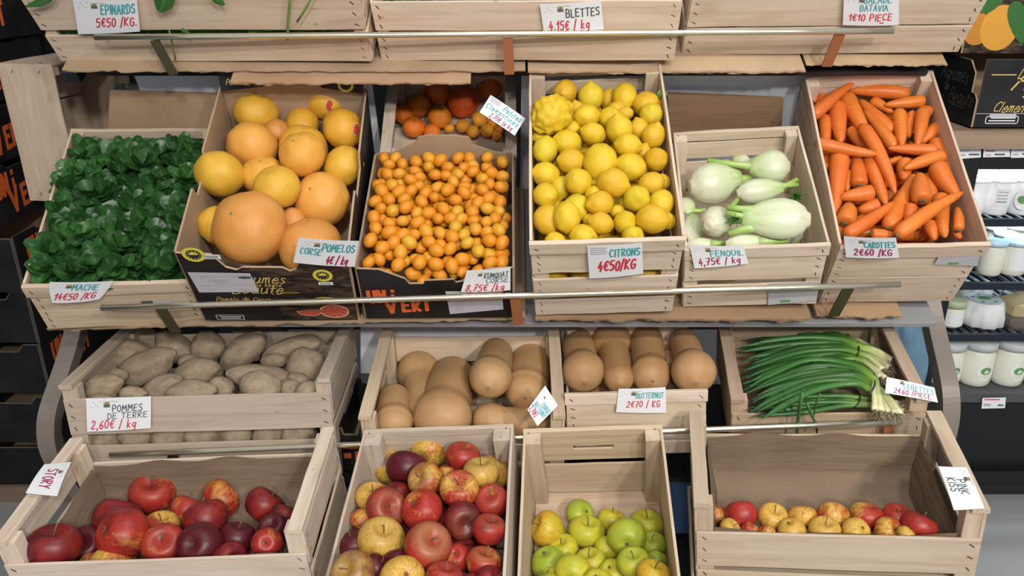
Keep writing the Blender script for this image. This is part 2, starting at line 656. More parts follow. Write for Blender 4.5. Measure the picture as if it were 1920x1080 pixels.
def crate(key, label, front, back, side, tint=(1, 1, 1), style='cap', base=True, post=.02, hole=None, M=None, dims=None, wall=.005, fcap=True, post_front=None):
    M = M or PM[key]
    Wd, D, H = dims or POSE[key][2]
    root = empty('wooden_crate', M, label, 'crate')
    T = wall
    def fr(a): return H * (1 - a)
    for i, (a, b) in enumerate(front):
        cap = style == 'cap' and a < .01 and fcap
        slat('front_slat', root, (0, -T / 2 - (.003 if cap else 0), (fr(a) + fr(b)) / 2), (Wd - (.0 if cap else .004), T + (.004 if cap else 0), fr(a) - fr(b)), tint, max(2, round((fr(a) - fr(b)) / .022)) if not cap else 1)
    for i, (a, b) in enumerate(back):
        cap = style == 'cap' and a < .01 and b < .2
        slat('back_slat', root, (0, D + T / 2, (fr(a) + fr(b)) / 2), (Wd, T + (.004 if cap else 0), fr(a) - fr(b)), tint, 2, hole if (hole and b - a > .2 and i < 2) else None)
    for s in (-1, 1):
        for i, (a, b) in enumerate(side):
            slat('side_slat', root, (s * (Wd / 2 - T / 2), D / 2, (fr(a) + fr(b)) / 2), (T, D - .001, fr(a) - fr(b)), tint, 2)
        if style == 'rail':
            slat('side_rail', root, (s * (Wd / 2 - .011), D / 2, H + .004), (.024, D + .012, .009), tint)
    for s in (-1, 1):
        for q in (0, 1):
            pt = H - (.001 if style == 'rail' else .004 if q else H * .2)
            slat('corner_post', root, (s * (Wd / 2 - T - post / 2), (post / 2 + .0006) if q == 0 else D - post / 2 - .0006, pt / 2), (post, post, pt), tint)
    if base:
        n = 3
        for i in range(n):
            slat('base_slat', root, (0, D * (i + .5) / n, .0025), (Wd - 2 * T - .001, D / n - .004, .004), tint)
    return root


TW = (1.12, 1.11, 1.10)
WARM = (1.02, .97, .88)
GREYW = (.92, .92, .94)
PINKW = (1.10, 1.05, 1.02)
crate('spinach', 'long pale wooden crate of spinach at the left end of the top tier', [(0, .49), (.58, 1)], [(0, .45), (.55, 1)], [(0, .47), (.58, 1)], PINKW, fcap=False)
crate('blettes', 'pale wooden crate with the chard price card, middle of the top tier', [(0, .48), (.55, 1)], [(0, .45), (.55, 1)], [(0, .47), (.56, 1)], PINKW, fcap=False)
crate('batavia', 'pale wooden crate with the batavia lettuce price card, right end of the top tier', [(0, .485), (.52, 1)], [(0, .45), (.55, 1)], [(0, .47), (.56, 1)], TW, fcap=False)
crate('mache', 'wooden crate full of dark green lamb\'s lettuce, left end of second tier', [(0, .22), (.235, .56), (.57, 1)], [(0, .16), (.3, 1)], [(0, .45), (.5, 1)], WARM)
crate('lemon', 'deep slatted wooden crate heaped with yellow lemons', [(0, .13), (.145, .40), (.49, .70), (.78, 1)], [(0, .1), (.16, .3), (.42, .72), (.75, 1)], [(0, .46), (.5, 1)], TW, post=.026)
crate('fennel', 'slatted wooden crate holding white fennel bulbs, right of the lemons', [(0, .16), (.17, .55), (.64, 1)], [(0, .13), (.16, .42), (.48, 1)], [(0, .46), (.5, 1)], TW, post=.022)
crate('carrots', 'wooden crate heaped with orange carrots at right end of second tier', [(0, .17), (.18, .53), (.545, 1)], [(0, .16), (.17, .98)], [(0, .52), (.53, 1)], PINKW, post=.022)
crate('potato', 'wide wooden crate of earthy brown potatoes on the third tier', [(.14, .60), (.75, 1)], [(.1, .52), (.6, 1)], [(.03, .5), (.58, 1)], (.80, .79, .80), 'rail', post=.024)
crate('squash', 'wooden crate of large tan squashes stacked upright, right of the potatoes', [(.42, .7), (.78, 1)], [(.08, .5), (.6, 1)], [(.03, .5), (.55, 1)], WARM, 'rail', post=.022)
crate('butternut', 'wooden crate with four butternut squashes lying side by side', [(0, .17), (.18, .58), (.8, 1)], [(0, .5), (.6, 1)], [(.42, .68), (.72, 1)], TW, post=.02)
crate('cebettes', 'brown wooden crate of green spring onions on the third tier', [(.24, 1)], [(.1, 1)], [(.03, .97)], (.80, .72, .64), 'rail', post=.026)
crate('story', 'brown paper lined wooden crate of dark red apples at bottom left', [(.28, .92)], [(.3, .62), (.68, 1)], [(.03, .42), (.55, 1)], TW, 'rail', post=.026)
crate('redapple', 'narrow wooden crate heaped with red and yellow apples, bottom row', [(0, .5), (.55, 1)], [(0, .1), (.12, .95)], [(0, .95)], GREYW, post=.03)
crate('yellowapple', 'narrow wooden crate of yellow green apples with a hand slot in its back board', [(0, .5), (.55, 1)], [(0, .08), (.085, .45), (.53, 1)], [(0, .95)], WARM, post=.026, hole=(.075, .013))
crate('pinkkiss', 'brown paper lined wooden crate with one row of apples at bottom right', [(.34, .80), (.88, 1)], [(.26, .6), (.66, 1)], [(.03, .5), (.56, 1)], (.90, .86, .80), 'rail', post=.024)

# empty crates the bottom row stands on
for key, lb in (('story', 'wooden crate underneath the dark red apple crate at bottom left'), ('redapple', 'wooden crate underneath the narrow crate of mixed apples'), ('pinkkiss', 'wooden crate underneath the bottom right apple crate, its edge showing at the left')):
    (Wd, D, H) = POSE[key][2]
    h_ = .13
    PM[key + '_base'] = PM[key] @ Matrix.Translation((-.012 if key == 'pinkkiss' else 0, .004, -h_ - .004)); POSE[key + '_base'] = (None, None, (Wd - .01, D - .01, h_))
    crate(key + '_base', lb, [(0, .45), (.55, 1)], [(0, .45), (.55, 1)], [(0, .46), (.55, 1)], GREYW, M=PM[key + '_base'], dims=(Wd - .01, D - .01, h_), style='plain')

# ------------------------------------------------------------------ lettering
G = {
'A': '0,0 .35,1 .7,0|.13,.38 .58,.38', 'B': '0,0 0,1 .45,.96 .55,.76 .42,.56 .02,.52|.42,.54 .62,.3 .45,.03 0,0', 'C': '.62,.86 .35,1 .08,.78 .02,.42 .2,.06 .62,.1',
'D': '.06,0 .08,1 .5,.86 .64,.5 .5,.12 .06,0', 'E': '.6,1 .04,.98 .02,0 .62,.02|.04,.52 .5,.54', 'F': '.6,1 .04,.98 .02,0|.04,.52 .5,.54', 'G': '.62,.86 .3,1 .04,.7 .04,.3 .3,0 .6,.12 .6,.45 .36,.45',
'H': '0,0 .02,1|.6,0 .62,1|.02,.5 .62,.52', 'I': '.1,0 .1,1', 'K': '.03,0 .03,1|.6,1 .05,.45 .62,0', 'L': '.04,1 .02,.02 .55,.02', 'M': '0,0 .08,1 .38,.4 .68,1 .76,0', 'N': '0,0 .04,1 .58,.02 .62,1',
'O': '.34,1 .06,.78 .02,.35 .28,0 .58,.2 .62,.7 .34,1', 'P': '.04,0 .04,1 .5,.96 .6,.72 .45,.5 .05,.46', 'Q': '.34,1 .06,.78 .02,.35 .28,0 .58,.2 .62,.7 .34,1|.4,.25 .68,-.08', 'R': '.03,0 .04,1 .5,.95 .56,.74 .4,.54 .05,.5 .6,0',
'S': '.56,.88 .3,1 .06,.82 .14,.6 .5,.42 .56,.16 .3,0 .02,.12', 'T': '0,.98 .68,1|.34,1 .32,0', 'U': '.03,1 .03,.3 .25,0 .52,.14 .6,.4 .6,1', 'V': '0,1 .32,0 .66,1', 'X': '0,0 .6,1|0,1 .6,0', 'Y': '0,1 .3,.5 .6,1|.3,.5 .28,0', 'Z': '0,1 .6,1 0,0 .6,0',
'0': '.3,1 .06,.8 .04,.25 .28,0 .52,.22 .54,.75 .3,1', '1': '.0,.62 .3,1 .26,0', '2': '.04,.78 .25,1 .5,.82 .42,.5 .02,.02 .58,.02', '3': '.04,.9 .35,1 .5,.78 .2,.55 .52,.3 .3,0 .02,.1', '4': '.3,1 .02,.36 .56,.38|.42,.62 .38,0', '5': '.54,1 .1,.98 .06,.58 .4,.6 .54,.3 .32,0 .02,.08',
'6': '.48,1 .14,.66 .04,.25 .28,0 .52,.2 .42,.48 .08,.36', '7': '.02,.98 .56,1 .2,0|.12,.5 .46,.52', '8': '.3,.54 .08,.76 .28,1 .5,.78 .3,.54 .04,.25 .28,0 .54,.24 .3,.54', '9': '.5,.7 .3,.5 .06,.7 .26,1 .5,.8 .44,.0',
'€': '.6,.84 .36,.98 .12,.7 .12,.3 .36,.02 .6,.14|0,.6 .46,.6|0,.42 .42,.42', '/': '0,-.15 .3,1.1', ',': '.12,.08 .04,-.2', '.': '.05,.0 .12,.04', '-': '0,.5 .8,.5', "'": '.1,1 .06,.8', '´': '0,1.1 .25,1.3', '`': '0,1.3 .25,1.1', '_': '0,-.2 .7,-.18',
'a': '.5,.55 .2,.6 .02,.3 .2,0 .46,.2 .52,.6 .52,.1 .62,0', 'b': '.04,1 .04,.0 .4,.05 .5,.35 .3,.58 .05,.4', 'c': '.46,.5 .25,.62 .02,.32 .2,0 .5,.1', 'd': '.5,.45 .25,.6 .02,.3 .2,0 .48,.2|.54,1 .5,0', 'e': '.06,.32 .48,.38 .3,.64 .05,.4 .1,.06 .3,0 .56,.16', 'g': '.5,.5 .25,.62 .04,.35 .22,.1 .5,.3|.52,.6 .46,-.3 .1,-.34',
'i': '.06,.58 .06,0|.08,.82 .1,.86', 'k': '.03,0 .05,1|.42,.58 .08,.3 .5,0', 'l': '.06,1 .06,.05 .2,0', 'm': '.0,0 .04,.6|.04,.45 .25,.6 .3,0|.3,.45 .5,.6 .56,.06 .64,0', 'n': '.0,0 .04,.6|.04,.42 .3,.62 .4,.4 .42,0 .52,0', 'o': '.25,.6 .03,.35 .2,0 .46,.25 .25,.6', 'p': '.0,-.35 .06,.6|.05,.45 .32,.62 .48,.3 .25,0 .04,.1',
'r': '.02,0 .05,.6|.05,.4 .2,.58 .38,.56', 's': '.38,.52 .15,.6 .08,.42 .36,.22 .25,0 .0,.06', 't': '.16,.95 .12,.1 .3,0|.0,.6 .36,.62', 'u': '.03,.6 .05,.1 .25,0 .44,.2|.46,.6 .48,.05 .58,0', 'v': '.0,.6 .2,0 .42,.6', 'h': '.03,0 .05,1|.05,.4 .28,.6 .4,.4 .42,0', ' ': '',
}
WID = {c: (max([float(p.split(',')[0]) for q in s_.split('|') for p in q.split()] or [.3])) for c, s_ in G.items()}


class Plane:
    def __init__(s, O, X, Y):
        s.O = Vector(O); s.X = Vector(X).normalized(); s.Y = Vector(Y).normalized(); s.N = s.X.cross(s.Y).normalized()

    def pt(s, x, y, h=0): return s.O + s.X * x + s.Y * y + s.N * h

    def px(s, px, py):
        p = on_plane(px, py, s.O, s.N) - s.O
        return p.dot(s.X), p.dot(s.Y)


class Sheet:
    "a paper sheet spanned by four corners, gently curled; x,y in metres"
    def __init__(s, tl, tr, br, bl, curl=.004):
        s.c = [Vector(p) for p in (tl, tr, br, bl)]
        s.w = ((s.c[1] - s.c[0]).length + (s.c[2] - s.c[3]).length) / 2
        s.h = ((s.c[3] - s.c[0]).length + (s.c[2] - s.c[1]).length) / 2
        s.N = (s.c[1] - s.c[0]).cross(s.c[0] - s.c[3]).normalized()
        s.curl = curl

    def pt(s, x, y, h=0):
        u = x / s.w; v = y / s.h
        b = s.c[3].lerp(s.c[2], u); t = s.c[0].lerp(s.c[1], u)
        return b.lerp(t, v) + s.N * (h + s.curl * (math.sin(PI * min(max(u, 0), 1)) * .6 + (1 - v) ** 2 * .5))


def text_width(t, h, asp=.8, gap=.22):
    return sum((WID.get(c, .5) * asp + gap) * h for c in t) - gap * h


def write(mb, surf, t, x, y, h, th, m=0, asp=.8, gap=.22, slant=0.0, lift=.0006, jit=.03, ang=0.0):
    rr = random.Random(len(t) * 31 + int(x * 1e4))
    cx = 0
    ca, sa = math.cos(ang), math.sin(ang)
    for c in t:
        jy = rr.uniform(-jit, jit) * h * 2
        for st in G.get(c, '').split('|'):
            P = [tuple(float(k) for k in p.split(',')) for p in st.split()]
            if len(P) < 2: continue
            if len(P) > 3:            # round the strokes off
                Q = [P[0]]
                for i in range(len(P) - 1):
                    p0 = P[max(i - 1, 0)]; p1 = P[i]; p2 = P[i + 1]; p3 = P[min(i + 2, len(P) - 1)]
                    sharp = c in 'MNEFKAXZTLHVR4'
                    for k in ((.33, .67, 1) if not sharp else (1,)):
                        Q.append(tuple(.5 * (2 * p1[d] + (p2[d] - p0[d]) * k + (2 * p0[d] - 5 * p1[d] + 4 * p2[d] - p3[d]) * k * k + (3 * p1[d] - p0[d] - 3 * p2[d] + p3[d]) * k ** 3) for d in (0, 1)))
                P = Q
            pts = []
            for (a, b) in P:
                lx = (cx + a * asp * h + slant * b * h); ly = b * h + jy
                pts.append((x + lx * ca - ly * sa, y + lx * sa + ly * ca))
            for i in range(len(pts) - 1):
                (x0, y0), (x1, y1) = pts[i], pts[i + 1]
                d = math.hypot(x1 - x0, y1 - y0)
                if d < 1e-7: continue
                dx, dy = (x1 - x0) / d, (y1 - y0) / d
                e = th * .38
                ax_, ay = x0 - dx * e, y0 - dy * e; bx, by = x1 + dx * e, y1 + dy * e
                nx, ny = -dy * th / 2, dx * th / 2
                z = lift + .00002 * (i % 3)
                mb.add([surf.pt(ax_ - nx, ay - ny, z), surf.pt(bx - nx, by - ny, z), surf.pt(bx + nx, by + ny, z), surf.pt(ax_ + nx, ay + ny, z)], [(0, 1, 2, 3)], m)
        cx += (WID.get(c, .5) * asp + gap) * h


def rect(mb, surf, x0, y0, x1, y1, m=0, lift=.0005, ang=0.0):
    mb.add([surf.pt(x0, y0, lift), surf.pt(x1, y0, lift), surf.pt(x1, y1, lift), surf.pt(x0, y1, lift)], [(0, 1, 2, 3)], m)


def disc(mb, surf, x, y, rx, ry, m=0, lift=.0005, n=28, a0=0, a1=2 * PI):
    v = [surf.pt(x, y, lift)] + [surf.pt(x + rx * math.cos(a0 + (a1 - a0) * k / n), y + ry * math.sin(a0 + (a1 - a0) * k / n), lift) for k in range(n + 1)]
    mb.add(v, [(0, k, k + 1) for k in range(1, n + 1)], m)


def patch(mb, surf, pts, m=0, lift=.0005):
    mb.add([surf.pt(x, y, lift) for x, y in pts], [tuple(range(len(pts)))], m)


def front_plane(k, off=.008):
    M = PM[k]; Wd, D, H = POSE[k][2]
    m3 = M.to_3x3()
    return Plane(M @ Vector((-Wd / 2, -off, 0)), m3 @ Vector((1, 0, 0)), m3 @ Vector((0, 0, 1)))


def price_tag(label, plane, corners, lines, curl=.003, round_=False, logo=True, small=False, lift=0.0, tape=None):
    """corners TL TR BR BL in the picture on that plane; lines = (text, x, y, height, ink, slant), fractions of the sheet"""
    lift = max(lift, .005)
    cs = [on_plane(x, y, plane.O + plane.N * lift, plane.N) for x, y in corners]
    sh = Sheet(*cs, curl)
    root = empty('price_card', Matrix.Translation(sh.pt(sh.w / 2, 0)), label, 'price card', 'handwritten price cards')
    mb = MB(); nx, ny = 12, 6
    g = []
    for j in range(ny + 1):
        for i in range(nx + 1):
            u, v = i / nx, j / ny
            if round_:
                k = .12 * (1 - v) ** 2
                u = k + u * (1 - 2 * k)
                v = v * (1 - .0) + (.18 * (abs(u - .5) * 2) ** 4 * (1 - v))
            g.append(sh.pt(u * sh.w, v * sh.h))
    f = [(j * (nx + 1) + i, j * (nx + 1) + i + 1, (j + 1) * (nx + 1) + i + 1, (j + 1) * (nx + 1) + i) for j in range(ny) for i in range(nx)]
    mb.add(g, f, 0, True)
    mb.add([p - sh.N * .0004 for p in g], [tuple(reversed(q)) for q in f], 0, True)
    mb.build('paper', PAPER, root)
    if logo:
        lb = MB()
        lw = sh.w
        a = min(sh.h * .24, lw * .105)
        x0, y0 = lw * .275, sh.h * .72
        rect(lb, sh, x0, y0, x0 + a * .95, y0 + a * .5, 1)
        rect(lb, sh, x0, y0 + a * .5, x0 + a * .95, y0 + a, 0)
        patch(lb, sh, [(x0 + a * .1, y0 + a * .35), (x0 + a * .55, y0 + a * .55), (x0 + a * .85, y0 + a * .9), (x0 + a * .4, y0 + a * .75)], 1, .0007)
        for q in range(5):
            xx = lw * (.07 + .035 * q); yy = sh.h * (.72 + .2 * ((q * 37) % 10) / 10)
            rect(lb, sh, xx, yy, xx + lw * .02, yy + sh.h * .025, 2)
        rect(lb, sh, x0 + a * 1.05, y0 + a * .93, x0 + a * 2.2, y0 + a * 1.03, 2)
        lb.build('printed_logo', [INK_LOGO, INK_LOGO2, INK_GREY], root)
    if small:
        lb = MB()
        for q in range(4):
            rect(lb, sh, sh.w * .05, sh.h * (.92 - q * .06), sh.w * (.36 - .03 * (q % 2)), sh.h * (.945 - q * .06), 0)
        lb.build('small_print', [INK_GREY], root)
    for ln in lines:
        t, x, y, h, ink, sl = ln[:6]
        lb = MB()
        h_ = sh.h * h
        price = any(c.isdigit() for c in t)
        a_, g_ = (.60, .19) if price else (.52, .15)
        tw = text_width(t, h_, a_, g_)
        room = sh.w * ((ln[6] if len(ln) > 6 else .88 if price else .955) - x) - sl * h_
        k_ = min(1.8, room / tw) if len(t) > 1 else 1
        a_, g_ = a_ * k_, g_ * k_
        write(lb, sh, t, sh.w * x, sh.h * y, h_, max(h_ * .125, .0011), 0, slant=sl, asp=a_, gap=g_)
        lb.build('handwriting', [ink], root)
    return root


FP = {k: front_plane(k) for k in PM}
price_tag('white price card reading EPINARDS on the top left crate', FP['spinach'], [(136, -4), (256, -4), (263, 58), (147, 63)], [('EPINARDS', .42, .56, .26, INK_TEAL, .05), ('5€50 /KG.', .32, .2, .24, INK_RED, .1, .97)])
price_tag('white price card reading BLETTES on the middle top crate', FP['blettes'], [(1012, 8), (1127, 1), (1132, 54), (1020, 62)], [('BLETTES', .41, .52, .27, INK_DARK, .05), ('4,15€ / kg', .1, .1, .3, INK_RED, .12, .78)])
price_tag('white price card reading SALADE BATAVIA on the top right crate', FP['batavia'], [(1583, -14), (1686, -14), (1685, 46), (1580, 46)], [('SALADE', .36, .70, .2, INK_TEAL, .05, .87), ('BATAVIA', .3, .46, .18, INK_TEAL, .05, .8), ('1€10 PIECE', .1, .16, .2, INK_RED, .12), ('´', .86, .30, .1, INK_RED, -.5), ('_', .66, .12, .22, INK_RED, .05)])
price_tag('round bottomed white price card reading MACHE on the lamb\'s lettuce crate', FP['mache'], [(93, 529), (212, 527), (200, 560), (84, 569)], [('MACHE', .38, .6, .28, INK_TEAL, .05, .8), ('14€50 /KG', .13, .17, .3, INK_RED, .12, .8)], round_=True)
price_tag('white price card reading POMELOS CORSE on the grapefruit box', FP['pomelo'], [(560, 446), (673, 452), (665, 499), (550, 491)], [('POMELOS', .42, .56, .28, INK_TEAL, .05), ('CORSE', .07, .4, .24, INK_TEAL, .05, .42), ('4€ / kg', .52, .08, .3, INK_PLUM, .1)], lift=.006)
price_tag('white price card reading KUMQUAT CORSE on the kumquat box', FP['kumquat'], [(876, 507), (957, 501), (957, 543), (864, 547)], [('KUMQUAT', .42, .62, .22, INK_DARK, .05), ('CORSE', .48, .4, .18, INK_DARK, .05), ('8,75€ /kg', .08, .06, .28, INK_RED, .1)], lift=.003)
price_tag('white price card reading CITRONS on the lemon crate', FP['lemon'], [(1101, 461), (1204, 455), (1206, 512), (1105, 521)], [('CITRONS', .40, .64, .22, INK_TEAL, .05), ('4€50/KG', .17, .22, .3, INK_RED, .12)], logo=False, small=True, lift=.006)
price_tag('white price card reading FENOUIL on the fennel crate', FP['fennel'], [(1293, 459), (1394, 461), (1403, 493), (1302, 502)], [('FENOUIL', .35, .5, .28, INK_TEAL, .05), ('4,75€ / kg', .1, .12, .3, INK_PLUM, .12)], lift=.006)
price_tag('white price card reading CAROTTES on the carrot crate', FP['carrots'], [(1582, 443), (1680, 446), (1686, 482), (1586, 481)], [('CAROTTES', .37, .52, .28, INK_TEAL, .05), ('2€60 /KG', .16, .14, .3, INK_PLUM, .1)], lift=.006)
price_tag('white price card reading POMMES DE TERRE on the potato crate', FP['potato'], [(161, 747), (283, 743), (283, 802), (164, 809)], [('POMMES', .41, .58, .2, INK_DARK, .05, .87), ('DE TERRE', .33, .37, .17, INK_DARK, .05), ('2,60€ / kg', .07, .09, .24, INK_RED, .12, .78)])
price_tag('white price card reading BUTTERNUT on the small butternut crate', FP['butternut'], [(1160, 729), (1248, 726), (1249, 773), (1155, 772)], [('BUTTERNUT', .38, .6, .22, INK_TEAL, .02), ('2€70 / KG', .2, .24, .25, INK_RED, .1)])


def facing_plane(k, u, v, w, tilt=.0):
    "a plane through a point of crate k, facing up and forward"
    p = PM[k] @ Vector((u, v, w))
    return Plane(p, RT, (UP + FW * tilt))


price_tag('small white card reading PETITES CLEMENTINES leaning over the clementine crate', Plane(at(940, 215, 1.60), RT, UP + FW * .3), [(920, 178), (985, 222), (965, 255), (899, 211)], [('Petites', .45, .66, .26, INK_TEAL, .2), ('Clementines', .05, .38, .24, INK_TEAL, .2), ('2,70€ le kg', .25, .07, .24, INK_PLUM, .15)], logo=False, small=True)
price_tag('slanted white card reading COURGE BUTTERNUT among the upright squashes', Plane(PM['squash'] @ Vector((.17, .005, .15)), RT, UP + FW * .15), [(1022, 723), (1046, 760), (1008, 799), (989, 768)], [('COURGE', .42, .5, .16, INK_TEAL, .1), ('BUTTERNUT', .12, .3, .16, INK_TEAL, .1), ('2,70€/', .06, .06, .2, INK_PLUM, .1, .6)], lift=.01)
price_tag('slanted white price card reading CEBETTES on the spring onion crate', Plane(PM['cebettes'] @ Vector((.15, .0, .112)), RT, UP + FW * .4), [(1663, 707), (1752, 727), (1758, 755), (1659, 737)], [('CEBETTES', .34, .5, .3, INK_TEAL, .1), ('2€60 /PIECE', .16, .1, .32, INK_PLUM, .12)], lift=.018)


def top_plane(k, off):
    M = PM[k]; H = POSE[k][2][2]; m3 = M.to_3x3()
    return Plane(M @ Vector((0, 0, H + off)), m3 @ Vector((1, 0, 0)), m3 @ Vector((0, 1, 0)))


price_tag('card with a purple handwritten word taped on left rail of bottom left crate', top_plane('story', .0105), [(134, 866), (107, 930), (49, 926), (84, 872)], [('STORY', .22, .30, .36, INK_PLUM, .05, .82)], curl=.004)
price_tag('card with two dark handwritten words taped on right rail of bottom right crate', top_plane('pinkkiss', .0105), [(1812, 876), (1846, 953), (1788, 958), (1759, 876)], [('PINK', .34, .44, .28, INK_DARK, .05, .80), ('KISS', .30, .12, .28, INK_DARK, .05, .62)], curl=.004)

# ------------------------------------------------------------------ cardboard boxes
def panel(name, root, poly, pl, th, outer, inner, edge=None):
    "a board cut to the outline poly (x, y on the plane); outer faces along the plane normal"
    n = len(poly)
    v = [pl.pt(x, y, th) for x, y in poly] + [pl.pt(x, y, 0) for x, y in poly]
    f = [tuple(range(n)), tuple(reversed(range(n, 2 * n)))] + [(i, i + n, (i + 1) % n + n, (i + 1) % n) for i in range(n)]
    mb = MB().add(v, [f[0]], 0).add(v, [f[1]], 1).add(v, f[2:], 2)
    me = mb.me(name, [outer, inner, edge or CARD])
    bm = bmesh.new(); bm.from_mesh(me)
    bmesh.ops.remove_doubles(bm, verts=bm.verts, dist=1e-6)
    bmesh.ops.triangulate(bm, faces=[q for q in bm.faces if len(q.verts) > 4])
    bm.to_mesh(me); bm.free()
    inv = MW[root.name].inverted()
    me.transform(Matrix())
    o = obj(name, me, MW[root.name], root)
    return o


def carton(M, dims, label, fr, bk, sd, outer=BLACK, front=None, th=.004):
    "open box; fr, bk, sd = outlines as (fraction along, fraction of height)"
    Wd, D, H = dims
    root = empty('cardboard_box', M, label, 'cardboard box')
    X, Y, Z = [Vector(c) for c in ((1, 0, 0), (0, 1, 0), (0, 0, 1))]
    O = lambda p: Vector(p)
    def poly(p, L): return [(0, 0), (L, 0)] + [(a * L, b * H) for a, b in reversed(p)]
    parts = {}
    parts['front'] = panel('front_panel', root, poly(fr, Wd), Plane(O((-Wd / 2, 0, 0)), X, Z), th, front or outer, CARD)
    parts['back'] = panel('back_panel', root, poly(bk, Wd), Plane(O((Wd / 2, D, 0)), -X, Z), th, outer, CARD)
    parts['left'] = panel('side_panel', root, poly([(1 - a, b) for a, b in reversed(sd)], D), Plane(O((-Wd / 2, D, 0)), -Y, Z), th, outer, CARD)
    parts['right'] = panel('side_panel', root, poly(sd, D), Plane(O((Wd / 2, 0, 0)), Y, Z), th, outer, CARD)
    panel('base_panel', root, [(0, 0), (Wd, 0), (Wd, D), (0, D)], Plane(O((-Wd / 2, 0, 0)), X, Y), .003, CARD, outer)
    return root, parts


def wplane(M, O, X, Y):
    m3 = M.to_3x3()
    return Plane(M @ Vector(O), m3 @ Vector(X), m3 @ Vector(Y))


# grapefruit box
Mp = PM['pomelo']; (Wd, D, H) = POSE['pomelo'][2]
pom, pp = carton(Mp, (Wd, D, H), 'printed black cardboard box of grapefruit between lettuce and kumquats',
    [(0, .99), (.2, .97), (.26, .80), (.32, .76), (.36, .80), (.6, .80), (.64, .75), (.68, .78), (.74, .96), (1, .98)],
    [(0, 1.0), (.15, 1.0), (.3, 1.12), (.7, 1.12), (.85, 1.0), (1, 1.0)],
    [(0, .99), (.34, 1.0), (.36, .86), (.54, .86), (.57, 1.0), (1, 1.0)], front=BARK)
pl = wplane(Mp, (-Wd / 2, -.0045, 0), (1, 0, 0), (0, 0, 1))
q = lambda x, y: pl.px(x, y)
mb = MB()
a = [q(336, 458), q(480, 470), q(480, 600), q(382, 603)]
patch(mb, pl, [(.002, H * .97), (Wd * .2, H * .95), (Wd * .26, H * .79), (Wd * .32, H * .75), (Wd * .46, H * .75), (Wd * .52, .002), (.002, .002)], 0, .0003)
write(mb, pl, 'Les', *q(395, 540), .010, .001, 1, slant=.35)
x, y = q(430, 530); write(mb, pl, 'Agrumes', x, y, .026, .0022, 1, slant=.35, gap=.12)
x, y = q(478, 537); write(mb, pl, 'de haute', x, y, .010, .001, 1, slant=.3)
x, y = q(436, 550); write(mb, pl, 'Beaute', x, y, .028, .0022, 1, slant=.35, gap=.12)
x, y = q(517, 540); write(mb, pl, '´', x, y, .02, .0018, 1)
rect(mb, pl, *q(525, 549), *[c + d for c, d in zip(q(525, 549), (.035, .0016))], 1)
x, y = q(406, 564); write(mb, pl, 'Pomelo de Corse', x, y, .013, .0013, 1, slant=.35, gap=.14)
mb.build('gold_lettering', [BLACK, GOLD], pp['front'])
for (cx, cy, s_) in ((363, 477, .0195), (605, 516, .0175)):
    mb = MB()
    x, y = q(cx, cy)
    disc(mb, pl, x, y, s_, s_, 0, .0008); disc(mb, pl, x, y, s_ * .68, s_ * .68, 1, .0010); disc(mb, pl, x, y, s_ * .4, s_ * .4, 0, .0012, a0=0, a1=PI); disc(mb, pl, x, y, s_ * .4, s_ * .4, 2, .0012, a0=PI, a1=2 * PI)
    for k in range(12):
        an = 2 * PI * k / 12
        disc(mb, pl, x + s_ * .55 * math.cos(an), y + s_ * .55 * math.sin(an), s_ * .07, s_ * .07, 0, .0012, 6)
    mb.build('origin_seal', [YELLOW_PR, BLACK, NAVY_PR], pp['front'])
for (cx, cy, w_, h_) in ((398, 481, .028, .0125), (611, 531, .026, .009)):
    mb = MB()
    x, y = q(cx, cy)
    rect(mb, pl, x - w_ / 2, y - h_ / 2, x + w_ / 2, y + h_ / 2, 0, .0008)
    for k in range(2): rect(mb, pl, x - w_ * .4, y - h_ * .3 + k * h_ * .35, x + w_ * .35, y - h_ * .15 + k * h_ * .35, 1, .0010)
    mb.build('white_mark', [WHITE_PR, INK_DARK], pp['front'])
mb = MB()
patch(mb, pl, [q(352, 509), q(469, 511), q(486, 546), q(374, 547)], 0, .0016)
for (x0, y0, x1, y1) in ((375, 515, 392, 520), (396, 516, 422, 518), (428, 516, 445, 518), (389, 524, 405, 527), (405, 523, 424, 529), (378, 533, 395, 536), (400, 532, 474, 533), (448, 541, 470, 543), (392, 540, 402, 543)):
    a0 = q(x0, y1); a1 = q(x1, y0); rect(mb, pl, *a0, *a1, 1, .0019)
disc(mb, pl, *q(459, 519), .012, .004, 2, .0019)
mb.build('delivery_sticker', [LABEL, INK_GREY, INK_DARK], pp['front'])
mb = MB()
x, y = q(432, 594)
for (a0, b0, a1, b1) in ((-.026, -.008, .026, -.0068), (-.026, .0068, .026, .008), (-.026, -.008, -.0248, .008), (.0248, -.008, .026, .008), (-.021, .001, .021, .003), (-.017, -.004, .019, -.002)):
    rect(mb, pl, x + a0, y + b0, x + a1, y + b1, 0, .0008)
mb.build('white_framed_print', [WHITE_PR], pp['front'])
mb = MB()
for (cx, cy, rx, ry, m) in ((573, 566, .030, .013, 2), (612, 563, .026, .011, 3)):
    x, y = q(cx, cy); disc(mb, pl, x, y, rx, ry, m, .0006)
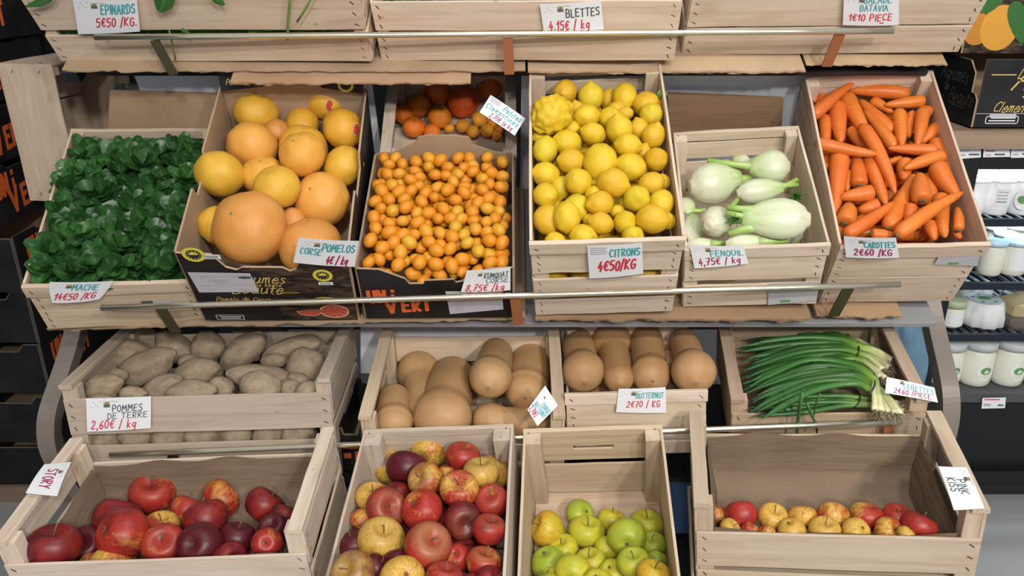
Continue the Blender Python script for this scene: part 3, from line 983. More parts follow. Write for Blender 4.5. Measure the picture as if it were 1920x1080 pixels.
for (cx, cy, r_) in ((580, 584, .025), (627, 583, .028)):
    x, y = q(cx, cy + (0 if r_ > .026 else -3))
    a0, a1 = (0, 2 * PI) if r_ > .026 else (PI * 1.05, 2 * PI * 1.02)
    disc(mb, pl, x, y, r_, r_ * .8, 0, .0008, a0=a0, a1=a1); disc(mb, pl, x, y - (0 if r_ > .026 else .001), r_ * .88, r_ * .68, 1, .0010, a0=a0, a1=a1)
    if r_ > .026:
        for k in range(9):
            an = 2 * PI * k / 9
            patch(mb, pl, [(x + .003 * math.cos(an), y + .0024 * math.sin(an)), (x + r_ * .84 * math.cos(an + .02), y + r_ * .64 * math.sin(an + .02)), (x + r_ * .84 * math.cos(an - .02), y + r_ * .64 * math.sin(an - .02))], 0, .0012)
mb.build('grapefruit_picture', [flat('rind_print', (.72, .42, .26)), flat('pink_flesh_print', (.52, .085, .06)), flat('leaf_print', (.06, .12, .02)), flat('lemon_print', (.55, .48, .06))], pp['front'])
# black wings folded in over its rear corners
for sgn, nm in ((-1, 'l'), (1, 'r')):
    u0 = sgn * (Wd / 2 - .002)
    pw = wplane(Mp, (u0 if sgn < 0 else u0 - .085, D - .012, H * .995), (1, 0, 0), (0, .35, 1))
    fl = panel('corner_flap', pom, [(0, 0), (.085, .012 if sgn < 0 else 0), (.085, .05), (0, .05)] if sgn < 0 else [(0, .012), (.085, 0), (.085, .05), (0, .05)], Plane(Vector((u0 if sgn < 0 else u0 - .085, D - .012, H * .995)), (1, 0, 0), (0, .35, 1)), .003, BLACK, CARD)
    mb = MB(); pw = Plane(pw.O + pw.N * .0034, pw.X, pw.Y)
    if sgn < 0:
        write(mb, pw, 'Pomelo de Co', .012, .014, .011, .0012, 0, slant=.35, gap=.12)
        mb.build('gold_lettering', [GOLD], fl)
    else:
        disc(mb, pw, .050, .018, .016, .014, 0); disc(mb, pw, .050, .018, .0105, .009, 1, .0008)
        rect(mb, pw, .004, .022, .032, .032, 2)
        mb.build('origin_seal', [YELLOW_PR, BLACK, WHITE_PR], fl)

# kumquat box
Mk = PM['kumquat']; (Wd, D, H) = POSE['kumquat'][2]
kq, kp = carton(Mk, (Wd, D, H), 'black cardboard box heaped with small orange kumquats, labelled in orange',
    [(0, 1.0), (.14, .98), (.3, .80), (.325, .70), (.42, .70), (.43, .76), (.62, .78), (.63, .72), (.70, .76), (.84, .98), (1, 1.0)],
    [(0, 1.0), (.12, 1.02), (.28, 1.16), (.31, 1.3), (.42, 1.34), (.63, 1.34), (.68, 1.3), (.71, 1.2), (.86, 1.03), (1, 1.0)],
    [(0, 1.0), (.5, 1.0), (1, 1.0)])
pl = wplane(Mk, (-Wd / 2, -.0045, 0), (1, 0, 0), (0, 0, 1))
mb = MB()


def univert(mb, pl, x, y, s_, m=0):
    "the bold rising UNI VERT lettering, s_ = its whole height"
    h = s_ * .52
    a = R(3)
    write(mb, pl, 'UN', x, y + s_ * .46, h, h * .24, m, asp=.62, gap=.2, slant=.06, jit=0, ang=a)
    rect(mb, pl, x + h * 1.34, y + s_ * .52, x + h * 1.56, y + s_ * .84, m); rect(mb, pl, x + h * 1.36, y + s_ * .92, x + h * 1.58, y + s_ * 1.06, m)
    write(mb, pl, 'V', x + h * .98, y - s_ * .02, s_ * .62, h * .25, m, asp=.72, slant=-.05, jit=0)
    write(mb, pl, 'ERT', x + h * 1.95, y + s_ * .04, h, h * .24, m, asp=.62, gap=.24, slant=.05, jit=0, ang=a * 1.2)


univert(mb, pl, *pl.px(697, 585), .060)
mb.build('orange_lettering', [ORANGE_PR], kp['front'])
mb = MB()
patch(mb, pl, [pl.px(835, 545), pl.px(941, 545), pl.px(944, 579), pl.px(844, 588)], 0, .0014)
for (x0, y0, x1, y1) in ((845, 552, 868, 555), (853, 565, 872, 569), (880, 566, 935, 567), (853, 575, 868, 580), (880, 576, 930, 577), (900, 549, 935, 551)):
    rect(mb, pl, *pl.px(x0, y1), *pl.px(x1, y0), 1, .0018)
disc(mb, pl, *pl.px(928, 557), .008, .004, 2, .0018)
mb.build('delivery_sticker', [LABEL, INK_GREY, INK_DARK], kp['front'])

# stickers on wooden crates
def sticker(key, corners, bits, label_obj):
    pl = FP[key]
    mb = MB()
    patch(mb, pl, [pl.px(*c) for c in corners], 0, .0012)
    for (x0, y0, x1, y1, m) in bits:
        rect(mb, pl, *pl.px(x0, y1), *pl.px(x1, y0), m, .0015)
    o = mb.build('producer_sticker', [flat(key + '_sticker_paper', (.56, .53, .52), .6), INK_GREY, GREENPR, INK_DARK], None, Matrix())
    return o


crates = {o['label']: o for o in list(COL.objects) if o.name.startswith('wooden_crate')}


def crate_of(word): return next(o for l, o in crates.items() if word in l)


for key, word, cs, bits in (
    ('carrots', 'orange carrots', [(1764, 473), (1837, 477), (1832, 498), (1751, 495)], [(1766, 480, 1792, 481, 1), (1766, 484, 1790, 485, 1), (1800, 480, 1815, 481, 1), (1776, 491, 1798, 495, 2), (1812, 486, 1830, 487, 1)]),
    ('fennel', 'white fennel', [(1441, 531), (1537, 527), (1530, 563), (1440, 571)], [(1450, 540, 1466, 542, 3), (1452, 549, 1472, 550, 1), (1452, 554, 1475, 555, 1), (1486, 548, 1510, 549, 1), (1462, 561, 1482, 566, 2)]),
    ('mache', "lamb's lettuce", [(258, 567), (262, 563), (322, 563), (320, 571)], [(266, 563, 286, 569, 3)])):
    pl = FP[key]; mb = MB()
    patch(mb, pl, [pl.px(*c) for c in cs], 0, .0012)
    for (x0, y0, x1, y1, m) in bits: rect(mb, pl, *pl.px(x0, y1), *pl.px(x1, y0), m, .0015)
    if key == 'carrots':
        write(mb, pl, 'UNiVERT', *pl.px(1770, 480), .009, .0013, 3)
    mb.build('producer_sticker', [LABEL, INK_GREY, GREENPR, INK_DARK], crate_of(word))

# ------------------------------------------------------------------ fruit and vegetables
def depth_on(k, px, py, w):
    "distance along the view axis where a picture position meets the plane at height w of crate k"
    M = PM[k]
    n = (M.to_3x3() @ Vector((0, 0, 1))).normalized()
    p = on_plane(px, py, M @ Vector((0, 0, w)), n)
    return (p - CAM).dot(FW)


def settle(P, rad, groups=None, fixed=0, it=260, slack=.95, lim=.09):
    """P = list of (ray, t); slide whole groups of spheres along their own sight line until nothing overlaps"""
    n = len(P)
    d = np.array([list(p[0]) for p in P]); t = np.array([p[1] for p in P]); r = np.array(rad)
    g = np.array(groups if groups is not None else range(n)); ng = g.max() + 1
    off = np.zeros(ng)
    c0 = np.array(list(CAM))
    for _ in range(it):
        tt = t + off[g]
        rr = r * tt / t
        X = c0 + d * tt[:, None]
        D = np.linalg.norm(X[:, None] - X[None], axis=-1)
        pen = (rr[:, None] + rr[None]) * slack - D
        pen[g[:, None] == g[None]] = -1
        I, J = np.where(np.triu(pen > .0005, 1))
        if len(I) == 0: break
        mv = np.zeros(ng); cnt = np.zeros(ng)
        for i, j in zip(I, J):
            a, b = (i, j) if tt[i] < tt[j] else (j, i)
            p = pen[i, j] * .5
            mv[g[a]] -= p; mv[g[b]] += p; cnt[g[a]] += 1; cnt[g[b]] += 1
        off += .6 * mv / np.maximum(cnt, 1)
        off = np.clip(off, -lim, lim) * .995
    tt = t + off[g]
    if len(I): print('settle left', len(I), float(pen.max()))
    return tt, r * tt / t


def img_dir(x, y, z=0):
    "a direction given as right, up and towards the viewer in the picture"
    return (RT * x + UP * y - FW * z).normalized()


ORD = ['first', 'second', 'third', 'fourth', 'fifth', 'sixth', 'seventh', 'eighth', 'ninth', 'tenth', 'eleventh', 'twelfth', 'thirteenth']


def row_phrases(pts, per):
    "pts = picture positions; a phrase of place for each: row from the back, then order from the left"
    n = len(pts)
    nr = max(1, round(n / per))
    o = sorted(range(n), key=lambda i: pts[i][1])
    out = [None] * n
    for q in range(nr):
        row = sorted(o[q * n // nr:(q + 1) * n // nr], key=lambda i: pts[i][0])
        if nr == 1: nm = 'row'
        elif q == 0: nm = 'back row'
        elif q == nr - 1: nm = 'front row'
        elif q < nr / 2: nm = ORD[q] + ' row from back'
        else: nm = ORD[nr - 1 - q] + ' row from front'
        for k, i in enumerate(row):
            if len(row) == 1: out[i] = 'alone in ' + nm
            else: out[i] = ('leftmost' if k == 0 else 'rightmost' if k == len(row) - 1 else ORD[k] + ' from left') + ' in ' + nm
    return out


def fill(k, items, r, levels, u=None, v=None, gap=2.05, seed=1, reach=.82, vmin=0.0, vmax=None):
    "places for more pieces underneath, where nothing is yet; items = [(world point, radius)]"
    rr = random.Random(seed)
    M = PM[k]; Wd, D, H = POSE[k][2]
    inv = M.inverted()
    have = [(inv @ p, q) for p, q in items]
    out = []
    for w in levels:
        ro = 0
        y = r + .006 + vmin
        while y < (vmax or D) - r - .002:
            x = -Wd / 2 + r + .012 + (r if ro % 2 else 0)
            while x < Wd / 2 - r - .010:
                p = Vector((x + rr.uniform(-.12, .12) * r, y + rr.uniform(-.12, .12) * r, w + rr.uniform(-.1, .1) * r))
                if all((p - a).length > (r + b) * reach for a, b in have):
                    have.append((p, r)); out.append(M @ p)
                x += r * gap
            y += r * gap * .87; ro += 1
    return out


# ---- apples
def apple_mesh(name, m, seed, tall=.88):
    rr = random.Random(seed)
    ph = [rr.uniform(0, 6.3) for _ in range(4)]
    lean = rr.uniform(-.1, .1)
    n, seg = 22, 30
    v = []; f = []
    for i in range(n + 1):
        th = PI * i / n
        for k in range(seg):
            a = 2 * PI * k / seg
            rho = 1 + .025 * math.cos(2 * a + ph[0]) * math.sin(th) + .03 * math.cos(5 * a + ph[1]) * (math.sin(th / 2) ** 4)
            s_ = math.sin(th) ** .93 * (1 + .07 * math.cos(th))
            z = math.cos(th) * tall - .40 * math.exp(-(math.sin(th / 1) / .36) ** 2 if th < PI / 2 else -99) - (-.25 * math.exp(-(math.sin(th) / .34) ** 2) if th > PI / 2 else 0)
            v.append((s_ * rho * math.cos(a) + lean * z * .4, s_ * rho * math.sin(a), z * (1 + lean * .5 * math.cos(a + ph[2]) * s_)))
    for i in range(n):
        for k in range(seg):
            f.append((i * seg + k, (i + 1) * seg + k, (i + 1) * seg + (k + 1) % seg, i * seg + (k + 1) % seg))
    return mesh(name, v, f, m)


def stem_mesh():
    mb = MB()
    mb.tube([(0, 0, .42), (.02, .01, .62), (.07, .03, .82), (.14, .05, .98)], [.035, .032, .034, .05], 6)
    return mb.me('apple_stem', DRYSTEM)


def calyx_mesh():
    mb = MB()
    for k in range(6):
        a = 2 * PI * k / 6
        mb.add([(.02 * math.cos(a + 1.5), .02 * math.sin(a + 1.5), -.60), (.16 * math.cos(a - .25), .16 * math.sin(a - .25), -.70), (.10 * math.cos(a), .10 * math.sin(a), -.78), (.16 * math.cos(a + .25), .16 * math.sin(a + .25), -.70)], [(0, 1, 2, 3), (3, 2, 1, 0)])
    return mb.me('apple_calyx', DRYSTEM)


AP_RED = [apple_mesh('apple_red_%d' % i, APPLE, i, .84 + .04 * (i % 3)) for i in range(4)]
AP_YEL = [apple_mesh('apple_yellow_%d' % i, APPLE_Y, 20 + i, .84 + .05 * (i % 3)) for i in range(4)]
STEM_ME = stem_mesh(); CALYX_ME = calyx_mesh()


def put_apple(p, r, axis, me, col, label, cat='apple', group=None, spin=None):
    M = axes(axis, Vector((random.uniform(-1, 1), random.uniform(-1, 1), random.uniform(-1, 1))), p) @ Matrix.Diagonal((r, r, r, 1))
    o = obj('apple', me, M, None, col)
    tag(o, label, cat, group)
    obj('stem', STEM_ME, M, o)
    obj('calyx', CALYX_ME, M @ Matrix.Diagonal((.7, .7, 1, 1)), o)
    return o


def heap(k, items, w0, scale=3.0, org=(0, 0), lim=.09, slack=.95, sink=.75, rs=1.0, big=None):
    """items = (x, y, w, h, layer, ...) measured in a zoomed crop; returns picture place, world place and radius"""
    P = []; rad = []; pos = []
    for it in items:
        px, py = org[0] + it[0] / scale, org[1] + it[1] / scale
        rp = ((it[2] + it[3]) / 4 if big is None else max(it[2], it[3]) * big) / scale * rs
        t0 = depth_on(k, px, py, w0)
        t = t0 + it[4] * rp * t0 / FPX * sink
        P.append((ray(px, py), t)); rad.append(rp * t / FPX); pos.append((px, py))
    tt, rr = settle(P, rad, lim=lim, slack=slack)
    inv = PM[k].inverted()
    for i in range(len(tt)):
        for _ in range(60):
            q = inv @ (CAM + P[i][0] * tt[i])
            if q.y >= rr[i] + .002 or q.z > POSE[k][2][2] + rr[i] * .4: break
            tt[i] += .003; rr[i] *= 1 + .003 / tt[i]
    out = []
    Wd, D, H = POSE[k][2]
    for i in range(len(tt)):
        q = inv @ (CAM + P[i][0] * tt[i])
        if q.z < H + rr[i] * .5 and k != 'pomelo':
            m = Wd / 2 - rr[i] * .97 - .006
            q.x = min(max(q.x, min(-m, q.x + .014)), max(m, q.x - .014))
        q.z = max(q.z, rr[i] + .004)
        out.append(PM[k] @ q)
    return pos, out, rr


def apples(k, items, w0, meshes, org, crate_name, per, scale, fillcol, filllevels, seed=3, fill_label=None, vmax=None):
    pos, pts, rr = heap(k, items, w0, scale, org, big=.515, lim=.065)
    ph = row_phrases(pos, per)
    rd = random.Random(seed)
    for it, p, r, s_ in zip(items, pts, rr, ph):
        col = it[5]; word = it[6]
        ax = it[7] if len(it) > 7 else None
        axis = img_dir(*ax) if ax else (Vector((rd.uniform(-.8, .8), rd.uniform(-.8, .8), rd.choice((-1, 1)) * rd.uniform(.4, 1))))
        put_apple(p, r * 1.02, axis, meshes[rd.randrange(4)], col, '%s apple, %s, %s' % (word, s_, crate_name), group=None)
    got = [(p, r) for p, r in zip(pts, rr)]
    rm = float(np.mean(rr)) * .97
    for p in fill(k, got, rm, filllevels, seed=seed, vmax=vmax):
        put_apple(p, rm, Vector((rd.uniform(-1, 1), rd.uniform(-1, 1), rd.uniform(-1, 1))), meshes[rd.randrange(4)], fillcol, fill_label, group=fill_label)


RED = (.72, .30, .1); DKR = (.9, .62, .0); PLUM = (1, .95, 0); ORG = (.52, .12, .1); YEL = (.37, .08, .2); RUS = (.53, .12, .8); REDR = (.75, .25, .6)
apples('story', [
    (390, 870, 350, 280, 0, DKR, 'dark red', (.1, 1, .2)), (620, 850, 240, 250, 1, PLUM, 'plum dark half hidden'), (850, 670, 330, 270, 1, DKR, 'deep red'), (880, 775, 365, 275, 0, RED, 'big scarlet', (.5, -.4, -.6)),
    (1105, 480, 295, 310, 0, RED, 'tall bright red', (.1, .75, .5)), (1165, 730, 250, 220, 1, ORG, 'orange red half hidden'), (1180, 850, 290, 290, 0, RED, 'red stem up', (.2, .55, .8)), (815, 1010, 320, 210, .7, ORG, 'orange streaked', (-.2, -.7, .5)),
    (640, 990, 150, 160, 1.3, ORG, 'small orange'), (1350, 600, 225, 220, .3, RED, 'bright red', (.3, .8, -.3)), (1595, 520, 275, 245, 0, (.60, .12, 0), 'yellow and orange', (.6, .5, -.5)), (1490, 670, 300, 225, 0, DKR, 'wine red', (-.3, .8, -.2)),
    (1440, 860, 315, 255, -.3, PLUM, 'almost black shiny', (.1, -.35, -.9)), (1710, 810, 260, 230, .3, PLUM, 'dark wine', (.2, .9, 0)), (1915, 570, 280, 275, 0, DKR, 'large dark red', (.5, .7, -.2)), (1930, 840, 210, 210, 0, RED, 'bright red face on', (-.2, -.3, -.9)),
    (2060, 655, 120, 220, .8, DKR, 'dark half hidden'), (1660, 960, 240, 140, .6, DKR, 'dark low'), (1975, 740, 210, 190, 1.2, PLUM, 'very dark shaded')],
    .075, AP_RED, (0, 800), 'lined crate', 5, 3.857, DKR, [.036, .085], 3, 'dark red apple deep under others in the bottom left crate')
apples('redapple', [
    (720, 195, 270, 240, 0, YEL, 'yellow', (.3, .3, -.8)), (455, 310, 215, 250, .6, (.4, .1, 0), 'orange yellow'), (575, 335, 280, 290, 0, PLUM, 'plum purple', (.2, .8, -.5)), (960, 250, 230, 210, .2, RED, 'red with russet top', (.2, .9, .2)),
    (1085, 360, 245, 215, .1, (.18, .05, .8), 'greenish russet', (0, .95, .2)), (1225, 355, 170, 250, .6, RUS, 'orange russet', (.4, .8, 0)), (845, 365, 130, 110, 1.2, ORG, 'orange half hidden'), (700, 410, 240, 210, 0, RUS, 'brown russet', (-.5, .4, .6)),
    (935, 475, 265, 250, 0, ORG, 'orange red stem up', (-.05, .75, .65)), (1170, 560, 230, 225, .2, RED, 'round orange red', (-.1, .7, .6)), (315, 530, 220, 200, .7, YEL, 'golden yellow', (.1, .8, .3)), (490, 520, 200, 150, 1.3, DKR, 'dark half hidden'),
    (425, 605, 280, 250, .2, (.85, .45, .3), 'dull dusty red', (.4, .3, .7)), (670, 615, 285, 265, -.1, (.66, .2, 0), 'glowing orange red', (.4, -.5, -.5)), (220, 700, 180, 170, .9, ORG, 'orange side on'), (955, 690, 255, 255, .1, (.95, .75, .2), 'dusty purple', (.3, -.1, .9)),
    (1155, 755, 210, 230, .4, (.85, .4, .2), 'dull crimson', (.2, .8, .2)), (390, 830, 310, 315, -.3, (.30, .12, .5), 'large yellow centred', (.25, .7, .4)), (145, 875, 210, 240, .5, PLUM, 'mottled plum', (-.3, .8, .1)), (715, 870, 305, 325, -.3, (.82, .2, .75), 'large crimson russet topped', (.35, .6, .55)),
    (915, 950, 180, 200, .9, RED, 'red half hidden'), (1105, 985, 240, 240, .1, (.68, .2, .5), 'tall red orange', (.2, .9, .2)), (195, 1055, 290, 280, -.2, (.5, .5, .95), 'brown and purple', (-.3, .5, .7)), (540, 1100, 310, 260, -.3, (.32, .1, .2), 'peach orange', (-.3, -.5, -.7)),
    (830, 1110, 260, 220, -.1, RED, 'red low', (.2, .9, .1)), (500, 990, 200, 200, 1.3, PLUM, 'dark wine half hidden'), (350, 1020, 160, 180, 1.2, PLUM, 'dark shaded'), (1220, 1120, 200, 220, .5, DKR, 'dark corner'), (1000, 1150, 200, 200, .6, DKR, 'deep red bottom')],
    .15, AP_RED, (610, 790), 'narrow crate', 5, 3.724, DKR, [.05, .10], 5, 'dark red apple deep inside the narrow mixed apple crate')
GRN = (.25, .75, .1); GOLDEN = (.62, .2, .1); YLG = (.3, .4, .1)
apples('yellowapple', [
    (200, 740, 232, 245, 0, GOLDEN, 'golden orange', (-.8, .4, .2)), (325, 760, 120, 130, 1.4, YLG, 'yellow half hidden'), (500, 700, 200, 190, 1.1, GRN, 'green half hidden'), (540, 770, 250, 238, 0, YLG, 'freckled yellow', (.15, .9, .3)),
    (718, 700, 175, 195, .8, (.4, .25, 0), 'pale yellow', (.2, .9, 0)), (830, 800, 222, 265, -.3, GRN, 'tall green', (.1, .2, -.9)), (980, 705, 225, 180, .4, YLG, 'wide yellow', (0, .9, .3)), (1030, 850, 185, 190, .7, GRN, 'green stem up', (-.1, .85, .5)),
    (372, 885, 205, 215, .6, YLG, 'freckled yellow stem left', (-.3, .8, .4)), (205, 985, 252, 245, -.1, (.1, .95, 0), 'round green', (.3, -.8, -.3)), (690, 880, 160, 190, 1.0, YLG, 'yellow in shade'), (565, 985, 225, 190, .3, YLG, 'flat yellow', (-.2, .9, .3)),
    (440, 1055, 255, 240, -.4, (.35, .45, 0), 'pale yellow green', (.2, .3, -.9)), (725, 1060, 180, 210, .5, YLG, 'plain yellow'), (880, 985, 235, 205, -.3, (.3, .6, .1), 'lime stem up', (-.1, .9, .4)), (1022, 1070, 232, 190, -.2, GOLDEN, 'golden freckled', (.2, .9, .2)),
    (1060, 960, 150, 130, .8, GRN, 'green half hidden'), (285, 1075, 130, 130, .8, YLG, 'yellow low'), (620, 1140, 230, 210, .1, YLG, 'yellow bottom'), (180, 1160, 220, 210, .3, GRN, 'green bottom')],
    .062, AP_YEL, (960, 800), 'slotted crate', 4, 3.857, YLG, [.036], 8, 'yellow green apple under others in the hand slotted crate', .15)
apples('pinkkiss', [
    (-368, 640, 130, 170, .2, (.6, .15, 0), 'orange red'), (-193, 640, 220, 195, 0, (.75, .2, 0), 'rosy red', (0, .8, -.4)), (35, 655, 205, 210, 0, (.3, .1, 0), 'yellow blushed', (.1, .8, .5)), (250, 655, 205, 195, 0, (.5, .15, 0), 'red and gold', (.1, .8, -.3)),
    (470, 650, 218, 205, 0, (.5, .15, 0), 'half yellow half red', (.3, .7, -.4)), (710, 650, 232, 205, 0, (.66, .2, .1), 'orange rose', (.1, .9, .1)), (930, 645, 190, 175, 0, (.7, .25, 0), 'crimson stem up', (-.1, .9, .3)), (1095, 725, 235, 170, 0, (.85, .35, 0), 'deep crimson', (.4, .8, 0)),
    (-275, 740, 150, 130, -.2, (.2, .1, .3), 'yellow low'), (-125, 755, 140, 110, -.2, (.6, .2, 0), 'orange low'), (-5, 770, 120, 90, -.1, (.5, .2, 0), 'orange sliver'), (170, 755, 195, 140, -.2, (.18, .1, .1), 'yellow green low'),
    (410, 750, 212, 150, -.2, (.22, .15, .2), 'yellow green stem up', (0, .9, .4)), (640, 755, 195, 140, -.2, (.2, .1, .3), 'greenish yellow'), (870, 755, 200, 140, -.2, (.5, .1, 0), 'pink and yellow'), (1000, 775, 120, 90, -.1, (.15, .1, 0), 'small yellow')],
    .075, AP_RED, (1440, 800), 'bottom right crate', 8, 3.857, (.6, .2, 0), [], 9, '')


# ---- citrus
def blob_mesh(name, m, lx=1.0, nip=0.0, bump=0.0, seed=0, seg=28, n=20, freq=2.0, neck=0.0, flatn=0.0):
    v = []
    for i in range(n + 1):
        th = PI * i / n
        for k in range(seg):
            a = 2 * PI * k / seg
            d = Vector((math.sin(th) * math.cos(a), math.sin(th) * math.sin(a), math.cos(th)))
            r_ = 1 + bump * mnoise.noise(d * freq + Vector((seed * 7.3, seed * 3.1, 0))) + bump * .4 * mnoise.noise(d * freq * 2.3 + Vector((0, seed * 5.3, 9)))
            p = d * r_
            p.z *= lx
            if nip:
                p.z += nip * math.exp(-(th / .26) ** 2) - 0
                p.z -= nip * .55 * math.exp(-((PI - th) / .24) ** 2)
            if neck: p.z += neck * math.exp(-(th / .6) ** 2)
            if flatn:
                p.z -= flatn * (math.exp(-(math.sin(th) / .25) ** 2) * math.copysign(1, math.cos(th)))
            v.append(p)
    f = [(i * seg + k, (i + 1) * seg + k, (i + 1) * seg + (k + 1) % seg, i * seg + (k + 1) % seg) for i in range(n) for k in range(seg)]
    return mesh(name, v, f, m)


def button_mesh(z=.97, r=.085):
    mb = MB()
    mb.lathe([(0, z - .03), (r, z - .02), (r * .9, z + .03), (r * .4, z + .02), (0, z + .015)], 8)
    return mb.me('citrus_button', flat('green_button', (.26, .20, .07), .8))


POM_ME = [blob_mesh('pomelo_%d' % i, POMELO, .9, 0, .05, i, flatn=.05) for i in range(3)]
CLE_ME = [blob_mesh('clementine_%d' % i, CLEM, .88, 0, .05, 10 + i, flatn=.07) for i in range(3)]
LEM_ME = [blob_mesh('lemon_%d' % i, LEMON, 1.10, .15, .06, 20 + i) for i in range(4)]
LEM_BIG = blob_mesh('lemon_knobbly', LEMON, 1.06, .12, .16, 31, 40, 30, 3.4)
KUM_ME = [blob_mesh('kumquat_%d' % i, KUMQ, 1.22, 0, .04, 40 + i, 16, 12) for i in range(4)]
BTN = button_mesh(); BTN_L = button_mesh(1.16, .06); BTN_K = button_mesh(1.2, .12)


def ax_of(w, h, rd):
    if h > w * 1.06: return img_dir(rd.uniform(-.35, .35), rd.choice((-1, 1)), rd.uniform(-.2, .5))
    if w > h * 1.06: return img_dir(rd.choice((-1, 1)), rd.uniform(-.4, .4), rd.uniform(-.2, .5))
    return img_dir(rd.uniform(-.5, .5), rd.uniform(-.5, .5), rd.choice((-1, 1)))


YP = (.94, 1.0, .85); OP = (.86, .70, 1.3)
pom_items = [
    (330, 840, 358, 333, -.3, OP, 'huge orange grapefruit at the front left of the box', (-.25, .35, .9)), (625, 938, 300, 290, 0, OP, 'orange grapefruit behind the price card', (0, .8, .3)), (180, 832, 195, 195, 1.1, YP, 'yellow grapefruit squeezed between the box wall and the huge one', None),
    (185, 582, 247, 207, -.2, YP, 'yellow grapefruit overhanging the left wall of the box', (.3, .7, -.3)), (342, 450, 258, 210, .1, (1.0, .88, 1.3), 'peach coloured grapefruit with a red scar', (.2, .6, -.5)), (362, 285, 226, 178, 0, YP, 'yellow grapefruit alone at the back left', (.2, .8, .2)),
    (698, 222, 215, 192, 0, YP, 'yellow grapefruit with a red sticker at the back right', (.5, .5, .2)), (580, 350, 205, 130, .8, (1, 1, .8), 'yellow grapefruit peeping out in the middle of the back', None), (782, 365, 205, 190, .1, (1, .95, .75), 'deep yellow grapefruit with a sticker, touching the right wall', (.7, .3, .3)),
    (588, 455, 260, 190, .7, (.98, .97, .9), 'yellow grapefruit mostly hidden behind the spotted one', None), (583, 487, 230, 200, -.3, (1.0, .9, 1.1), 'grapefruit with a grey navel spot in the middle of the box', (-.2, .5, .8)), (782, 545, 195, 200, .2, YP, 'smooth yellow grapefruit by the lower right wall', None),
    (395, 590, 200, 190, .9, (1, .95, 1.1), 'pale grapefruit tucked behind the small yellow one', None), (462, 648, 218, 214, -.2, YP, 'small clear yellow grapefruit in front of centre', (.2, -.6, -.5)), (675, 706, 258, 262, 0, (1.0, .88, 1.3), 'peach grapefruit with dark blemishes at its left', (-.2, .3, .8)),
    (535, 815, 150, 130, 1.3, OP, 'orange grapefruit glimpsed between the two big front ones', None), (462, 375, 110, 120, 1.5, OP, 'grapefruit glimpsed deep at the back', None)]
pos, pts, rr = heap('pomelo', pom_items, .155, 2.571, (340, 100), .1)
for it, p, r in zip(pom_items, pts, rr):
    rd = random.Random(int(it[0] * 7 + it[1]))
    M = axes(img_dir(*it[7]) if it[7] else Vector((rd.uniform(-1, 1), rd.uniform(-1, 1), rd.uniform(.2, 1))), None, p) @ Matrix.Diagonal((r * 1.05, r * 1.05, r * 1.05, 1))
    o = obj('grapefruit', POM_ME[rd.randrange(3)], M, None, it[5])
    tag(o, it[6], 'grapefruit')
    obj('stem_scar', BTN, M @ Matrix.Diagonal((.5, .5, .885, 1)), o)
    if 'sticker' in it[6]:
        d = img_dir(.35, -.5, .85) if it[0] < 750 else img_dir(.75, -.15, .7)
        Z = axes(d, UP, p + d * r * 1.0)
        mb = MB()
        for q_, (s_, m_) in enumerate(((.011, 1), (.009, 0))):
            n = 16
            vv = [(0, 0, r * .06 + q_ * .0006)] + [(s_ * 1.25 * math.cos(2 * PI * k / n), s_ * .75 * math.sin(2 * PI * k / n), r * .06 + q_ * .0006 - s_ ** 2 / r * .6) for k in range(n)]
            mb.add(vv, [(0, 1 + k, 1 + (k + 1) % n) for k in range(n)], m_)
        mb.build('fruit_sticker', [RED_PR, GOLD], o, Z)

cl_items = [(970, 770, 125, 145, 0, 'left edge'), (1100, 712, 160, 150, 0, ''), (1230, 622, 175, 170, 0, ''), (1400, 700, 210, 210, 0, 'x'), (1570, 570, 185, 195, 0, ''), (1065, 857, 145, 150, 0, ''), (1240, 790, 165, 150, 0, ''), (1190, 895, 135, 95, .3, ''), (1305, 868, 85, 55, .2, ''), (1395, 850, 95, 85, 0, ''), (1510, 805, 100, 110, 0, ''), (1465, 887, 90, 80, 0, ''), (1560, 882, 95, 85, 0, ''), (1605, 830, 90, 70, .4, ''), (1640, 872, 60, 75, .3, ''), (1625, 915, 80, 50, 0, '')]
# the small clementine crate stands behind the kumquats
Mc = pose_matrix(tuple(PM['kumquat'] @ Vector((.006, .365, .004))), (.3, 37, 0))
PM['clementine'] = Mc; POSE['clementine'] = (None, None, (.285, .27, .11))
crate('clementine', 'small grey wooden crate of clementines behind the kumquat box', [(.5, 1)], [(0, 1)], [(0, 1)], GREYW, style='rail', post=.022, M=Mc, dims=(.285, .27, .11))
pos, pts, rr = heap('clementine', cl_items, .035, 3.6, (480, 0), .05)
CN = {0: 'clementine half hidden by the left post of the clementine crate', 1: 'orange clementine, second from left in the upper row', 2: 'clementine at the top middle of the clementine crate', 3: 'largest, shiny red clementine', 4: 'brown speckled clementine in the top right corner', 5: 'bright orange clementine at the bottom left of the clementine crate', 6: 'clementine below the big red one on its left', 7: 'clementine cut off by the rim of the kumquat box', 8: 'tiny clementine right of the half hidden one', 9: 'tiny clementine directly below the big red one', 10: 'small dark spotted clementine touching the price card', 11: 'small spotted clementine second from right at the bottom', 12: 'small blotched clementine under the price card', 13: 'brownish small clementine behind the spotted ones', 14: 'small clementine at the right post', 15: 'lowest small clementine at the right'}
